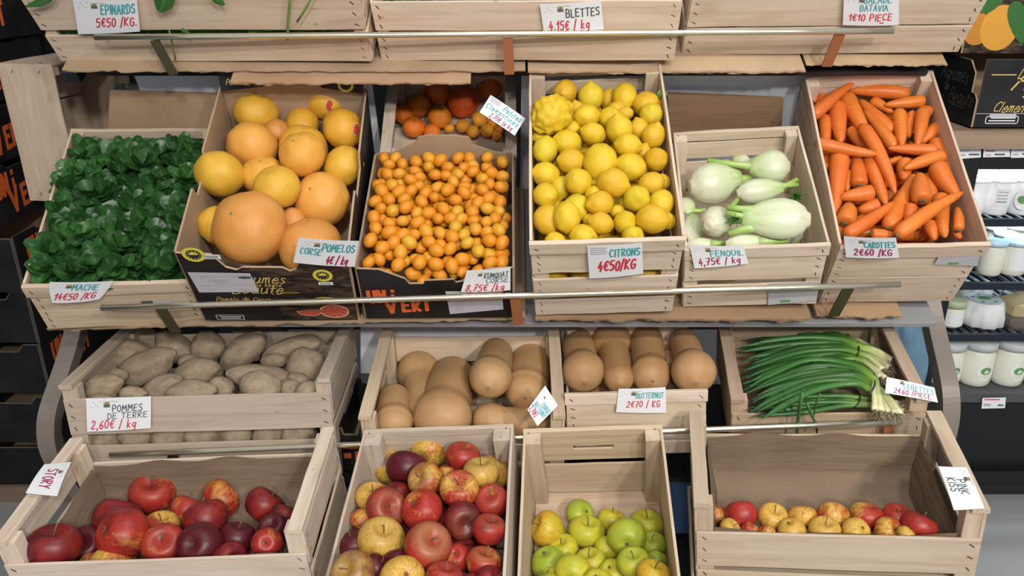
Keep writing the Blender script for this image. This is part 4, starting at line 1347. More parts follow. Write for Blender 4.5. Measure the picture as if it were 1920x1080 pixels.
for i, (it, p, r) in enumerate(zip(cl_items, pts, rr)):
    rd = random.Random(i)
    M = axes(img_dir(rd.uniform(-.5, .5), rd.uniform(-.2, .8), rd.uniform(.2, 1)), None, p) @ Matrix.Diagonal((r * 1.04, r * 1.04, r * 1.04, 1))
    big = i < 8
    c = (1, .55, 1) if i == 3 else (.9, .85, 1) if i == 4 else (1, 1.2 if i in (1, 6) else .95, 1) if big else (1, 1.6, 1.5)
    o = obj('clementine', CLE_ME[i % 3], M, None, c); tag(o, CN[i], 'clementine')
    obj('stem_button', BTN, M @ Matrix.Diagonal((1, 1, .93, 1)), o)

lem = [(327, 138, 155, 150, .2), (238, 282, 255, 245, -.5), (484, 170, 155, 165, 0), (590, 180, 100, 115, .9), (693, 168, 150, 165, 0), (830, 218, 185, 145, .4), (863, 280, 150, 142, -.1), (395, 250, 90, 120, 1.1), (460, 288, 155, 145, -.2), (600, 300, 140, 145, .5), (660, 370, 165, 175, -.3), (498, 395, 150, 135, -.1), (780, 365, 110, 135, .9), (880, 410, 145, 155, -.1), (340, 450, 178, 145, 0), (365, 365, 120, 90, 1.2), (185, 495, 150, 165, 0), (365, 565, 165, 155, 0), (542, 570, 195, 240, -.3), (710, 468, 170, 138, -.1), (805, 510, 80, 120, 1.1), (730, 600, 182, 168, -.2), (892, 556, 155, 147, 0), (198, 645, 170, 147, -.1), (300, 730, 90, 175, .9), (408, 693, 178, 172, -.3), (622, 697, 190, 178, -.4), (857, 700, 152, 140, 0), (935, 692, 70, 115, .9), (192, 775, 163, 155, 0), (398, 850, 142, 182, .4), (540, 822, 180, 140, -.3), (765, 795, 172, 165, -.2), (935, 822, 155, 168, .1), (690, 830, 80, 90, 1.1), (195, 925, 168, 200, 0), (338, 908, 158, 197, -.3), (545, 945, 152, 138, 0), (645, 872, 90, 80, 1.0), (693, 940, 148, 148, .1), (862, 918, 202, 172, -.3), (435, 1022, 158, 140, .2), (268, 1055, 125, 110, .5), (742, 1028, 142, 140, .2), (475, 930, 80, 100, 1.0), (505, 765, 110, 100, .9), (365, 335, 80, 70, 1.3), (150, 415, 90, 80, 1.3), (505, 705, 80, 80, 1.2), (970, 930, 80, 120, 1.1), (640, 250, 130, 90, 1.2), (700, 270, 90, 80, 1.2)]
pos, pts, rr = heap('lemon', lem, .20, 3.2735, (960, 130), .09)
ph = row_phrases(pos, 6.5)
for i, (it, p, r, s_) in enumerate(zip(lem, pts, rr, ph)):
    rd = random.Random(i + 90)
    x, y, w, h, lay = it
    fac = 1.0 if i != 1 else 1.0
    M = axes(ax_of(w, h, rd) if i != 1 else img_dir(-.75, -.5, .2), None, p) @ Matrix.Diagonal((r * .97, r * .97, r * .99, 1))
    k_ = rd.uniform(0, 1)
    c = (1, 1.02, 1) if k_ < .55 else (.98, .88, 1) if k_ < .85 else (.95, 1.06, 1.2)
    word = {1: 'huge knobbly lemon', 18: 'long fat lemon', 5: 'lemon with a leafy stalk', 26: 'big round orange tinted lemon'}.get(i, ('half hidden lemon' if lay > .7 else 'golden lemon' if k_ >= .55 and k_ < .85 else 'greenish lemon' if k_ >= .85 else 'bright yellow lemon'))
    o = obj('lemon', LEM_BIG if i == 1 else LEM_ME[rd.randrange(4)], M, None, c); tag(o, '%s, %s of the heap' % (word, s_), 'lemon')
    obj('stem_button', BTN_L, M @ Matrix.Rotation(PI, 4, 'X'), o)
    if i == 5:
        e = p + img_dir(.75, .35, .5) * r
        mb = MB(); mb.tube([e, e + img_dir(.4, .5, .3) * .012, e + img_dir(.3, 1, .2) * .026], [.0028, .002, .0012], 6)
        mb.add([e, e + img_dir(-.3, .5, .5) * .012, e + img_dir(.1, 1, .3) * .018, e + img_dir(.4, .6, .5) * .010], [(0, 1, 2, 3), (3, 2, 1, 0)])
        mb.build('leafy_stalk', [flat('green_stalk', (.16, .26, .06), .6)], o)
lf = fill('lemon', list(zip(pts, rr)), .0275, [.14, .085, .032], seed=4, reach=.85)
for i, p in enumerate(lf):
    rd = random.Random(i)
    M = axes(Vector((rd.uniform(-1, 1), rd.uniform(-1, 1), rd.uniform(-1, 1))), None, p) @ Matrix.Diagonal((.027, .027, .027, 1))
    o = obj('lemon', LEM_ME[i % 4], M, None, (1, .97, 1))
    tag(o, 'lemon deep in the heap, seen only through gaps of the lemon crate', 'lemon', 'lemons deep inside the lemon crate')

# kumquats: too alike to tell apart
Mk = PM['kumquat']; (Wd, D, H) = POSE['kumquat'][2]
rd = random.Random(12)
placed = []
for lv, (w, n_try) in enumerate(((.146, 1500), (.128, 1500), (.110, 500))):
    for _ in range(n_try):
        if len(placed) >= 296: break
        u = rd.uniform(-Wd / 2 + .016, Wd / 2 - .016); v = rd.uniform(.010, D - .016)
        edge = min(v / .05, 1)
        ww = w - .030 * (1 - edge) - .012 * max(0, (v / D - .6)) + rd.uniform(-.003, .003)
        r = rd.uniform(.0106, .0132)
        c = Vector((u, v, ww))
        if all((c - a).length > (r + b) * .90 for a, b in placed):
            placed.append((c, r))
for i, (c, r) in enumerate(placed):
    axv = Vector((rd.uniform(-1, 1), rd.uniform(-1, 1), rd.uniform(-.4, .4)))
    M = Mk @ axes(axv, None, c) @ Matrix.Diagonal((r, r, r, 1))
    k_ = rd.random()
    o = obj('kumquat', KUM_ME[i % 4], M, None, (1, 1, 1) if k_ < .7 else (1, 1.2, 1.5) if k_ < .9 else (.95, 1.35, 1.5))
    tag(o, 'small oval orange kumquat heaped in the black cardboard box', 'kumquat', 'kumquats heaped in the cardboard box')
    obj('stem_end', BTN_K, M, o)

# ---- potatoes
POT_ME = [blob_mesh('potato_%d' % i, POTATO, 1.0, 0, .13, 60 + i, 26, 20, 1.3) for i in range(5)]
pot = [(490, 330, 385, 195, 26, -.3, 'largest egg shaped potato in the heap'), (365, 250, 320, 180, -6, .1, 'long potato lying behind the largest one'), (455, 135, 210, 100, 0, .9, 'potato at the back left in shadow'), (665, 205, 270, 170, -35, .2, 'slanted potato in the shaded middle of the back'), (745, 295, 120, 90, 0, 1.0, 'small potato between the two centre ones'),
       (875, 205, 205, 190, -20, .1, 'round potato with a sunlit lower end'), (1100, 230, 330, 170, 36, -.2, 'cracked long potato leaning upward right of centre'), (1190, 120, 320, 100, 0, .9, 'potato at the back under the shelf'), (1400, 215, 380, 140, 18, .4, 'long shaded potato sloping up to the right'), (1640, 140, 170, 160, 0, .6, 'round potato in the back right corner'),
       (1495, 330, 248, 225, 0, 0, 'pale round potato at the right wall'), (1300, 290, 170, 90, 0, .8, 'short potato wedged beside the pale round one'), (810, 362, 272, 162, 8, -.2, 'oval potato in the middle of the front'), (1190, 390, 402, 150, -4, -.1, 'long blunt potato lying flat right of centre'), (1205, 450, 250, 180, -12, .0, 'speckled grey potato at the front right'),
       (215, 460, 250, 160, 15, .2, 'yellowish potato in the front left corner'), (590, 460, 270, 150, 20, .4, 'potato at the front between largest and oval ones'), (770, 495, 310, 150, 4, .2, 'broad potato half below the front board'), (960, 460, 160, 130, -30, .7, 'small potato behind the front board at centre'), (300, 385, 130, 90, 0, 1.1, 'small potato under the largest one'),
       (400, 500, 170, 90, 0, .7, 'potato just showing beside the price card'), (1395, 475, 170, 130, -20, .7, 'potato under the pale round one'), (1500, 490, 160, 120, 30, .6, 'potato in the front right corner'), (1445, 425, 150, 110, -20, 1.2, 'dark potato in the gap at the right')]
P = []; rad = []; grp = []; info = []
for i, (x, y, w, h, an, lay, lb) in enumerate(pot):
    px, py = 130 + x / 3.368, 590 + y / 3.368
    t0 = depth_on('potato', px, py, .125)
    rs_ = min(w, h) / 2 / 3.368 * 1.07
    t = t0 + lay * rs_ * t0 / FPX * .9
    a = R(an); half = max(0, (w - h) / 2 / 3.368)
    ks = (-1, 0, 1) if half > rs_ * .25 else (0,)
    for k_ in ks:
        P.append((ray(px + math.cos(a) * half * k_, py - math.sin(a) * half * k_), t)); rad.append(rs_ * t / FPX); grp.append(i)
tt, rr = settle(P, rad, grp, lim=.06, slack=.97)
gotp = []
for i, (x, y, w, h, an, lay, lb) in enumerate(pot):
    idx = [j for j, g_ in enumerate(grp) if g_ == i]
    p = sum((CAM + P[j][0] * tt[j] for j in idx), Vector()) / len(idx)
    r = rr[idx[0]]
    a = R(an)
    L = max(w, h) / min(w, h)
    axd = img_dir(math.cos(a), math.sin(a), .05) if w >= h else img_dir(-math.sin(a), math.cos(a), .05)
    M = axes(axd, FW, p) @ Matrix.Diagonal((r, r, r * L * .98, 1))
    c = random.uniform(.9, 1.08)
    o = obj('potato', POT_ME[i % 5], M, None, (c, c, c)); tag(o, lb, 'potato')
    for j in idx: gotp.append((CAM + P[j][0] * tt[j], rr[j]))
for p in fill('potato', gotp, .030, [.034, .088], gap=2.1, seed=2, reach=.86):
    rd = random.Random(int(p.x * 1e5))
    M = axes(Vector((rd.uniform(-1, 1), rd.uniform(-.5, .5), rd.uniform(-.2, .2))), None, p) @ Matrix.Diagonal((.03, .029, .037, 1))
    o = obj('potato', POT_ME[rd.randrange(5)], M, None, (.95, .95, .95))
    tag(o, 'earthy potato low in the potato crate, seen through gaps of the slats', 'potato', 'potatoes at the bottom of the potato crate')


# ---- squashes
def gourd(lb, bulb, neck, k, w, tb=0, tn=0, tint=(1, 1, 1), stemend=True, endvis=False):
    "bulb, neck = (x, y, radius) in the picture"
    def P_(q, d):
        t = depth_on(k, q[0], q[1], w) + d
        return CAM + ray(q[0], q[1]) * t, q[2] * t / FPX
    b, rb = P_(bulb, tb); n_, rn = P_(neck, tn)
    ax = n_ - b; L = ax.length
    M = axes(ax, FW, b)
    mb = MB()
    prof = []
    N = 34
    tot = rb * .92 + L + rn * .85
    for i in range(N + 1):
        s_ = -rb * .92 + tot * i / N
        # union of a bulb sphere, a neck cylinder and a dome
        e = 0
        if abs(s_) < rb * .95: e = math.sqrt(max(0, 1 - (s_ / (rb * .95)) ** 2)) * rb
        c = 0
        if s_ > 0:
            if s_ < L: c = rn * (1 + .08 * math.sin(s_ / L * PI))
            else: c = rn * math.sqrt(max(0, 1 - ((s_ - L) / (rn * .86)) ** 2))
        kq_ = .018
        hh = max(kq_ - abs(e - c), 0) / kq_
        r_ = max(e, c) + (hh * hh * kq_ * .25 if s_ > 0 and min(e, c) > 0 else 0)
        prof.append((max(r_, 0.0), s_))
    prof[0] = (0, prof[0][1]); prof[-1] = (0, prof[-1][1])
    mb.lathe(prof, 28)
    for i, v in enumerate(mb.v):
        nn = mnoise.noise(Vector(v) * 14 + b * 9)
        mb.v[i] = Vector((v.x * (1 + .04 * nn), v.y * (1 + .04 * nn), v.z)) + Vector((.006 * math.sin(v.z * 9 + b.x * 30), 0, 0))
    o = mb.build('butternut_squash', SQUASH, None, M, tint)
    tag(o, lb, 'squash')
    sb = MB(); z0 = L + rn * .80
    sb.tube([(0, 0, z0), (.001, 0, z0 + .012), (.004, 0, z0 + .022)], [.007, .005, .006], 7)
    if stemend: sb.build('stem', DRYSTEM, o, M)
    sb = MB(); sb.lathe([(0, -rb * .885), (rb * .09, -rb * .90), (rb * .11, -rb * .88), (rb * .04, -rb * .935), (0, -rb * .93)], 10)
    sb.build('blossom_scar', SCAR, o, M)
    return o


def zq(ox, oy, sc, x, y, r): return (ox + x / sc, oy + y / sc, r / sc)


A = lambda x, y, r: zq(480, 560, 3.857, x, y, r)
B = lambda x, y, r: zq(960, 560, 3.857, x, y, r)
gourd('small squash standing neck up in the front left corner of its crate', A(1000, 910, 132), A(1000, 715, 108), 'squash', .09, .0, .005)
gourd('squash with its bulb up and shaded top at the back left', A(1175, 530, 155), A(1200, 800, 120), 'squash', .10, .055, .04)
gourd('largest squash, bulb down, in the middle of the upright squashes', A(1350, 850, 210), A(1420, 580, 160), 'squash', .085, -.01, .02, (.98, .96, .96))
gourd('squash showing its blossom end, right of the largest one', A(1690, 592, 152), A(1738, 400, 118), 'squash', .13, -.01, .04)
gourd('squash at the right post, neck up and partly behind the slanted card', B(105, 655, 150), B(140, 420, 138), 'squash', .10, .0, .03, (1.02, 1, .98))
gourd('squash lying flat in the front right corner under the slanted card', A(1690, 885, 135), (1010, 792, 27), 'squash', .06, .01, .0)
gourd('squash at the left of the small crate with a rough blossom end', B(515, 545, 150), B(472, 300, 106), 'butternut', .105, 0, .01)
gourd('squash with bulb at the back and neck to the front, second from left', B(722, 310, 148), B(775, 560, 108), 'butternut', .105, .005, .0, (.96, .92, .88), False)
gourd('straight squash with a pale streak, third from left in the small crate', B(1008, 540, 135), B(965, 250, 108), 'butternut', .105, 0, .01, (.97, .93, .9))
gourd('pale pinkish squash overhanging the right wall of the small crate', B(1308, 545, 160), B(1235, 310, 100), 'butternut', .11, -.005, .01, (1.02, .98, 1.02))
gourd('squash mostly hidden below between the two right hand ones', B(1135, 470, 80), B(1110, 380, 60), 'butternut', .08, .03, .04)
gourd('squash at the bottom of the small crate showing below its front boards', B(1200, 880, 90), B(900, 890, 80), 'butternut', .035, .06, .06)
gourd('squash at the bottom back of the small crate', B(620, 720, 100), B(520, 620, 80), 'butternut', .045, .08, .10)


# ---- carrots
def carrot(lb, a, b, wpx, k, w, d, tint=(1, 1, 1), tipk=.42):
    "a = crown end, b = tip end in the picture, d = depth offset"
    ta = depth_on(k, a[0], a[1], w) + d[0]; tb = depth_on(k, b[0], b[1], w) + d[1]
    pa = CAM + ray(*a) * ta; pb = CAM + ray(*b) * tb
    r = wpx / 2 * (ta + tb) / 2 / FPX
    L = (pb - pa).length
    M = axes(pb - pa, FW, pa)
    rd = random.Random(int(a[0] * 13 + b[1] * 7))
    bx, by = rd.uniform(-.05, .05) * L, rd.uniform(-.03, .03) * L
    prof = [(.0, .0), (.45, .006), (.78, .03), (.96, .08), (1, .16), (.97, .3), (.92, .45), (.84, .6), (.74, .75), (.60, .88), (.42, .95), (.22, .985), (.0, 1.0)]
    mb = MB()
    mb.lathe([(r * (q if s_ < .5 else q * (1 - (s_ - .5) * (1 - tipk) * .6)) * (1 + .04 * rd.uniform(-1, 1)), s_ * L) for q, s_ in prof], 18, t=[s_ for q, s_ in prof])
    mb.v = [Vector((v.x + bx * math.sin(PI * v.z / L), v.y + by * math.sin(PI * v.z / L), v.z)) for v in mb.v]
    o = mb.build('carrot', CARROT, None, M, tint, attr=True); tag(o, lb, 'carrot')
    cb = MB(); cb.lathe([(r * .34, .004), (r * .36, -.001), (r * .2, -.0035), (r * .1, -.002), (0, -.001)], 10)
    cb.build('crown', CROWN, o, M)
    return o


CARR = [  # (crown x, y, tip x, y, width, layer, label) in the zoomed crop
    (105, 315, 352, 112, 78, -1.6, 'carrot pointing to the upper right, lying on top at the back left'), (685, 180, 320, 162, 88, -.6, 'thick straight carrot lying across the back'), (775, 218, 535, 245, 76, -.2, 'carrot across the back just below the thick one'),
    (250, 235, 275, 470, 104, -.4, 'upright carrot below the one on top at the back left'), (300, 190, 440, 440, 104, -.2, 'long slanting carrot in the upper middle'), (590, 415, 385, 212, 90, .1, 'slanting carrot with its tip near the thick back one'), (600, 505, 410, 275, 74, -.1, 'slim slanting carrot in the middle, tip up'),
    (455, 215, 590, 300, 62, .6, 'thin carrot half hidden under the thick back one'), (178, 310, 185, 520, 74, .6, 'short upright carrot near the left wall, upper half'), (125, 470, 497, 540, 80, -1.6, 'carrot lying across over two upright ones at the left'), (400, 365, 600, 770, 88, -.6, 'longest carrot slanting down through the middle'),
    (622, 278, 637, 490, 86, -.5, 'upright carrot with a rounded top right of centre'), (765, 275, 728, 490, 82, -.7, 'upright carrot right of the rounded one, tip down'), (700, 290, 680, 440, 62, .6, 'carrot in shade between the two upright ones'), (825, 300, 740, 260, 84, .3, 'carrot bending at the upper right wall'), (858, 375, 750, 470, 86, -.1, 'short thick carrot by the right wall, upper half'),
    (850, 515, 555, 502, 74, -1.0, 'carrot lying level right of centre with a dark tip'), (892, 545, 650, 625, 86, -1.1, 'carrot pointing left with a grey crown at the right wall'), (830, 450, 930, 640, 82, .5, 'carrot along the right wall behind the grey crowned one'), (640, 572, 552, 582, 56, -.2, 'small rounded carrot tip in the centre'), (657, 575, 655, 700, 92, -.6, 'carrot standing with its crown up in the centre'),
    (268, 485, 235, 910, 116, -.9, 'very long upright carrot at the left, tapering to the front'), (385, 725, 365, 530, 98, -.2, 'carrot with its blunt crown down, left of centre'), (445, 560, 545, 845, 96, -.4, 'long carrot slanting down left of centre'), (470, 765, 268, 795, 100, -.8, 'short stout carrot lying level at the lower left'), (500, 840, 378, 872, 88, -.3, 'small carrot with its tip left, under the stout one'),
    (295, 950, 325, 830, 116, -.3, 'carrot showing its round crown at the front left'), (300, 1020, 592, 822, 86, -1.5, 'carrot rising to the right across the front left'), (555, 985, 712, 655, 106, -.9, 'thick carrot rising to the right in the front middle'), (757, 815, 745, 650, 114, -.7, 'carrot with a dark crown facing forward at the centre right'), (800, 660, 800, 880, 82, .4, 'carrot tucked behind the dark crowned one'),
    (687, 845, 678, 970, 86, -.3, 'carrot with its crown up at the front middle'), (605, 1022, 1005, 762, 92, -2.0, 'long carrot rising to the right over the front right corner'), (840, 600, 975, 790, 114, -.5, 'thick carrot slanting down at the right wall'), (868, 780, 895, 1035, 100, -.2, 'carrot standing in the front right behind the long one'), (975, 992, 965, 850, 64, .1, 'small carrot with its crown down at the right wall'),
    (455, 1012, 610, 1024, 74, -.6, 'carrot lying along the front board in the middle'), (795, 940, 835, 1050, 76, .2, 'carrot below the long one at the front board'), (190, 640, 185, 520, 72, .6, 'carrot with a dark crown at the left wall'), (128, 130, 118, 230, 48, .5, 'thin carrot tip at the back left corner'), (82, 165, 92, 245, 38, .5, 'thinnest carrot at the left end of the back'), (330, 385, 430, 520, 78, .4, 'carrot in shade under the crossing one'),
    (262, 950, 290, 1030, 66, .5, 'carrot stub in the front left corner'), (320, 640, 310, 760, 60, 1.0, 'carrot deep between the two long left ones'), (720, 890, 745, 980, 80, .8, 'carrot hidden behind the crown up one'), (180, 190, 120, 300, 60, .8, 'carrot under the one on top at the back left'), (960, 1000, 990, 1040, 50, .7, 'carrot stub in the front right corner'), (700, 700, 690, 820, 80, 1.0, 'carrot in the dark gap at the centre'), (430, 910, 340, 960, 70, 1.2, 'carrot in the dark gap at the front left')]
P = []; rad = []; grp = []
for i, c in enumerate(CARR):
    a = (1490 + c[0] / 3.1763, 120 + c[1] / 3.1763); b = (1490 + c[2] / 3.1763, 120 + c[3] / 3.1763)
    n_ = 5
    for j in range(n_):
        f = .06 + .86 * j / (n_ - 1)
        px, py = a[0] + (b[0] - a[0]) * f, a[1] + (b[1] - a[1]) * f
        rp = c[4] / 2 / 3.1763 * (1 - .35 * f)
        t = depth_on('carrots', px, py, .150) + c[5] * .012
        P.append((ray(px, py), t)); rad.append(rp * t / FPX * .94); grp.append(i)
tt, rr = settle(P, rad, grp, lim=.05, slack=.9)
gotc = []
for i, c in enumerate(CARR):
    a = (1490 + c[0] / 3.1763, 120 + c[1] / 3.1763); b = (1490 + c[2] / 3.1763, 120 + c[3] / 3.1763)
    dlt = tt[i * 5] - (P[i * 5][1])
    d = c[5] * .012 + dlt
    k_ = random.uniform(.92, 1.06)
    carrot(c[6], a, b, c[4] / 3.1763, 'carrots', .150, (d, d), (k_, k_ * random.uniform(.92, 1.1), k_))
    for j in range(5): gotc.append((CAM + P[i * 5 + j][0] * tt[i * 5 + j], rr[i * 5 + j]))
rd = random.Random(4)
Mc_ = PM['carrots']; Wd, D, H = POSE['carrots'][2]
for lv in (.105, .065, .03):
    for j in range(9):
        u = rd.uniform(-.012, .012); v = D * (.10 + .8 * j / 8)
        an = rd.uniform(-.25, .25)
        L = .10
        pa = Mc_ @ Vector((u - L * math.cos(an), v - L * .2 * math.sin(an), lv)); pb = Mc_ @ Vector((u + L * math.cos(an), v + L * .2 * math.sin(an), lv))
        if rd.random() < .5: pa, pb = pb, pa
        M = axes(pb - pa, FW, pa); Lc = (pb - pa).length
        prof = [(.0, .0), (.78, .03), (1, .14), (.92, .45), (.74, .75), (.42, .95), (.0, 1.0)]
        mb = MB(); mb.lathe([(.0165 * q, s_ * Lc) for q, s_ in prof], 14, t=[s_ for q, s_ in prof])
        o = mb.build('carrot', CARROT, None, M, (.95, .95, .95), attr=True)
        tag(o, 'carrot lying deep in the carrot crate, under the visible heap', 'carrot', 'carrots deep in the carrot crate')


# ---- fennel
def fennel(lb, base, top, wpx, tips, k, w, d=0.0, flatk=.62, frond=None, dtop=0.0):
    tb = depth_on(k, base[0], base[1], w) + d; tt_ = depth_on(k, top[0], top[1], w) + d + dtop
    pb = CAM + ray(*base) * tb; pt_ = CAM + ray(*top) * tt_
    L = (pt_ - pb).length; r = wpx / 2 * tb / FPX
    z = (pt_ - pb).normalized()
    side = z.cross(FW).normalized()
    M = axes(z, side, pb)
    mb = MB(); seg = 40
    prof = [(.0, .012), (.26, .0), (.36, .015), (.40, .05), (.66, .10), (.88, .22), (1, .40), (.97, .55), (.82, .72), (.58, .88), (.42, 1.0), (.2, 1.02), (0, 1.0)]
    v = []; tv = []
    for (q, s_) in prof:
        for j in range(seg):
            a = 2 * PI * j / seg
            lay = 1 + (.055 * abs(math.sin(a * 1.5 + .4)) + .012 * math.sin(a * 11)) * min(1, s_ * 4)
            v.append(Vector((q * r * math.cos(a) * lay, q * r * math.sin(a) * lay * flatk, s_ * L))); tv.append(s_ * .72)
    n = len(prof)
    f = [(i * seg + j, i * seg + (j + 1) % seg, (i + 1) * seg + (j + 1) % seg, (i + 1) * seg + j) for i in range(n - 1) for j in range(seg)]
    mb.add(v, f, 0, True, tv)
    o = mb.build('fennel_bulb', FENNEL, None, M, attr=True); tag(o, lb, 'fennel')
    for i, (x, y, rp) in enumerate(tips):
        t2 = tt_ + rd.uniform(-.004, .004)
        e = CAM + ray(x, y) * t2
        s0 = pt_ + side * (i - (len(tips) - 1) / 2) * r * .4 - z * L * .22
        rr_ = rp * t2 / FPX
        sb = MB(); m_ = s0.lerp(e, .5) + z * .004
        sb.tube([s0, s0.lerp(m_, .6), m_, e], [rr_ * 1.7, rr_ * 1.35, rr_ * 1.1, rr_], 10, t=[.62, .78, .86, .96])
        sb.build('stalk', FENNEL, o, attr=True)
    if frond:
        fb = MB()
        c = CAM + ray(*frond[:2]) * (tt_ + .006)
        q = random.Random(5)
        for _ in range(70):
            dv = Vector((q.uniform(-1, 1), q.uniform(-1, 1), q.uniform(-1, 1))).normalized()
            p0 = c + dv * .004; p1 = c + dv * q.uniform(.008, .02)
            fb.tube([p0, p1], [.0011, .0005], 4)
        fb.build('frond', FROND, o)
    return o


Fz = lambda x, y: (1250 + x / 4.5, 240 + y / 4.5)
fennel('fennel bulb with one long stalk to the left, at the back of the crate', Fz(1040, 330), Fz(700, 330), 62, [(*Fz(345, 275), 5.0)], 'fennel', .125, -.012, .75, dtop=.0)
fennel('pale fennel behind the long stalked one at the back', Fz(700, 300), Fz(560, 260), 26, [], 'fennel', .115, .035)
fennel('large fennel bulb with its round base toward the left', Fz(190, 500), Fz(620, 430), 76, [(*Fz(700, 430), 8)], 'fennel', .12, -.01, .8, dtop=.015)
fennel('fennel bulb in the centre with two stalks to the right', Fz(590, 555), Fz(980, 500), 44, [(*Fz(1105, 432), 4.5), (*Fz(1110, 480), 4.2)], 'fennel', .125, -.005, .7, frond=(*Fz(1090, 580),))
fennel('biggest flattened fennel with its base at the right wall', Fz(1215, 775), Fz(640, 760), 76, [(*Fz(508, 668), 5.5), (*Fz(505, 715), 5), (*Fz(520, 895), 6.5)], 'fennel', .14, -.035, .55, frond=(*Fz(575, 765),))
fennel('small round fennel with its cut base facing forward, front left', Fz(345, 830), Fz(500, 745), 58, [(*Fz(600, 600), 4.5)], 'fennel', .13, -.03, .9, dtop=.045)
fennel('fennel standing in the left front corner of the crate', Fz(210, 960), Fz(230, 740), 40, [], 'fennel', .10, .0)
fennel('fennel in shade at the left wall behind the round one', Fz(130, 600), Fz(200, 720), 34, [(*Fz(330, 690), 4)], 'fennel', .10, .015)
fennel('fennel lying along the front board below the biggest one', Fz(495, 975), Fz(850, 955), 30, [(*Fz(1010, 950), 6)], 'fennel', .125, -.01)
fennel('fennel just showing above the price card', Fz(160, 985), Fz(430, 975), 24, [(*Fz(490, 970), 5)], 'fennel', .115, .0)
fennel('fennel at the bottom of the crate, seen through the front gap', Fz(300, 1180), Fz(700, 1190), 50, [(*Fz(900, 1190), 5)], 'fennel', .06, .0)
fennel('fennel low at the right, seen through the front gap', Fz(1240, 1180), Fz(900, 1170), 40, [(*Fz(800, 1170), 5)], 'fennel', .05, .0)
fennel('fennel at the bottom under the biggest one', Fz(1150, 900), Fz(800, 880), 50, [], 'fennel', .06, .0)
fennel('fennel hidden under the centre one', Fz(600, 640), Fz(900, 600), 50, [], 'fennel', .06, .01)


# ---- leaves
def leaf_strip(mb, base, out, up, L, wd, curl=.5, m=0, n=5, cup=.25, ruffle=0.0, rd=random):
    out = out.normalized(); up = (up - out * up.dot(out)).normalized(); sd = out.cross(up)
    v = []; t = []
    p = base.copy(); ang = 0
    for i in range(n + 1):
        s_ = i / n
        wk = wd * (.16 + (1 - .16) * math.sin(min(1, s_ * 1.1) ** 1.3 * PI * .80)) * (1 if s_ < .99 else .8)
        d = out * math.cos(ang) + up * math.sin(ang)
        nn = up * math.cos(ang) - out * math.sin(ang)
        for j in (-1, -.5, 0, .5, 1):
            v.append(p + sd * wk * .5 * j - d * (j * j * .16 * wk if s_ > .7 else 0) + nn * (cup * wk * .5 * j * j + (ruffle * wk * math.sin(i * 2.7 + j * 5) * abs(j)))); t.append(abs(j) * .9 if s_ < .9 else .8)
        p = p + d * (L / n); ang += curl / n
    f = [(i * 5 + j, i * 5 + j + 1, i * 5 + j + 6, i * 5 + j + 5) for i in range(n) for j in range(4)]
    mb.add(v, f, m, True, t)


def rosette_mesh(name, m, seed, n=12, L=.040, wd=.030, ruffle=0.0):
    rd = random.Random(seed); mb = MB()
    for i in range(n):
        a = i * 2.39996 + rd.uniform(-.3, .3)
        ring = 1 - i / n
        el = .25 + 1.05 * (i / n) + rd.uniform(-.15, .15)
        d = Vector((math.cos(a) * math.cos(el), math.sin(a) * math.cos(el), math.sin(el)))
        leaf_strip(mb, Vector((0, 0, .001 * i)), d, Vector((0, 0, 1)) if el < 1.2 else Vector((-math.cos(a), -math.sin(a), .2)), L * (.7 + .5 * ring) * rd.uniform(.85, 1.15), wd * rd.uniform(.8, 1.2), rd.uniform(-1.0, .5), cup=rd.uniform(.05, .4), ruffle=ruffle)
    return mb.me(name, m, True)


ROS = [rosette_mesh('lambs_lettuce_%d' % i, LEAF, i) for i in range(5)]
Mm = PM['mache']; Wd, D, H = POSE['mache'][2]
rd = random.Random(8)
ros = []
for lv, (w, step, ncol) in enumerate(((.115, .036, 7), (.085, .045, 6))):
    rowi = 0; v = .036 if lv == 0 else .06
    while v < D - .02:
        for c_ in range(ncol):
            u = -Wd / 2 + .034 + (Wd - .068) * c_ / (ncol - 1) + rd.uniform(-.01, .01)
            drop = .028 * max(0, (v / D - .75) / .25)
            ros.append((lv, Vector((u, v + rd.uniform(-.008, .008), w - drop + rd.uniform(-.01, .012) - (.012 if v < .03 else 0)))))
        v += step; rowi += 1
for i, (lv, c) in enumerate(ros):
    sc = rd.uniform(.9, 1.2)
    ed = Vector((c.x * (-1.2 if c.x < 0 else .5), .15 if c.y < .05 else 0, 1)) + Vector((rd.uniform(-.5, .5), rd.uniform(-.8, .2), 0))
    M = Mm @ axes(ed, Vector((rd.uniform(-1, 1), rd.uniform(-1, 1), 0)), c) @ Matrix.Diagonal((sc, sc, sc, 1))
    k_ = rd.uniform(.75, 1.15)
    o = obj('lambs_lettuce', ROS[i % 5], M, None, (k_, k_, k_))
    if i == 0: tag(o, 'loose lamb\'s lettuce rosette in the front left corner of its crate', 'lettuce')
    else: tag(o, 'small dark green lamb\'s lettuce rosette packed in its wooden crate', 'lettuce', 'lamb\'s lettuce rosettes in the crate')


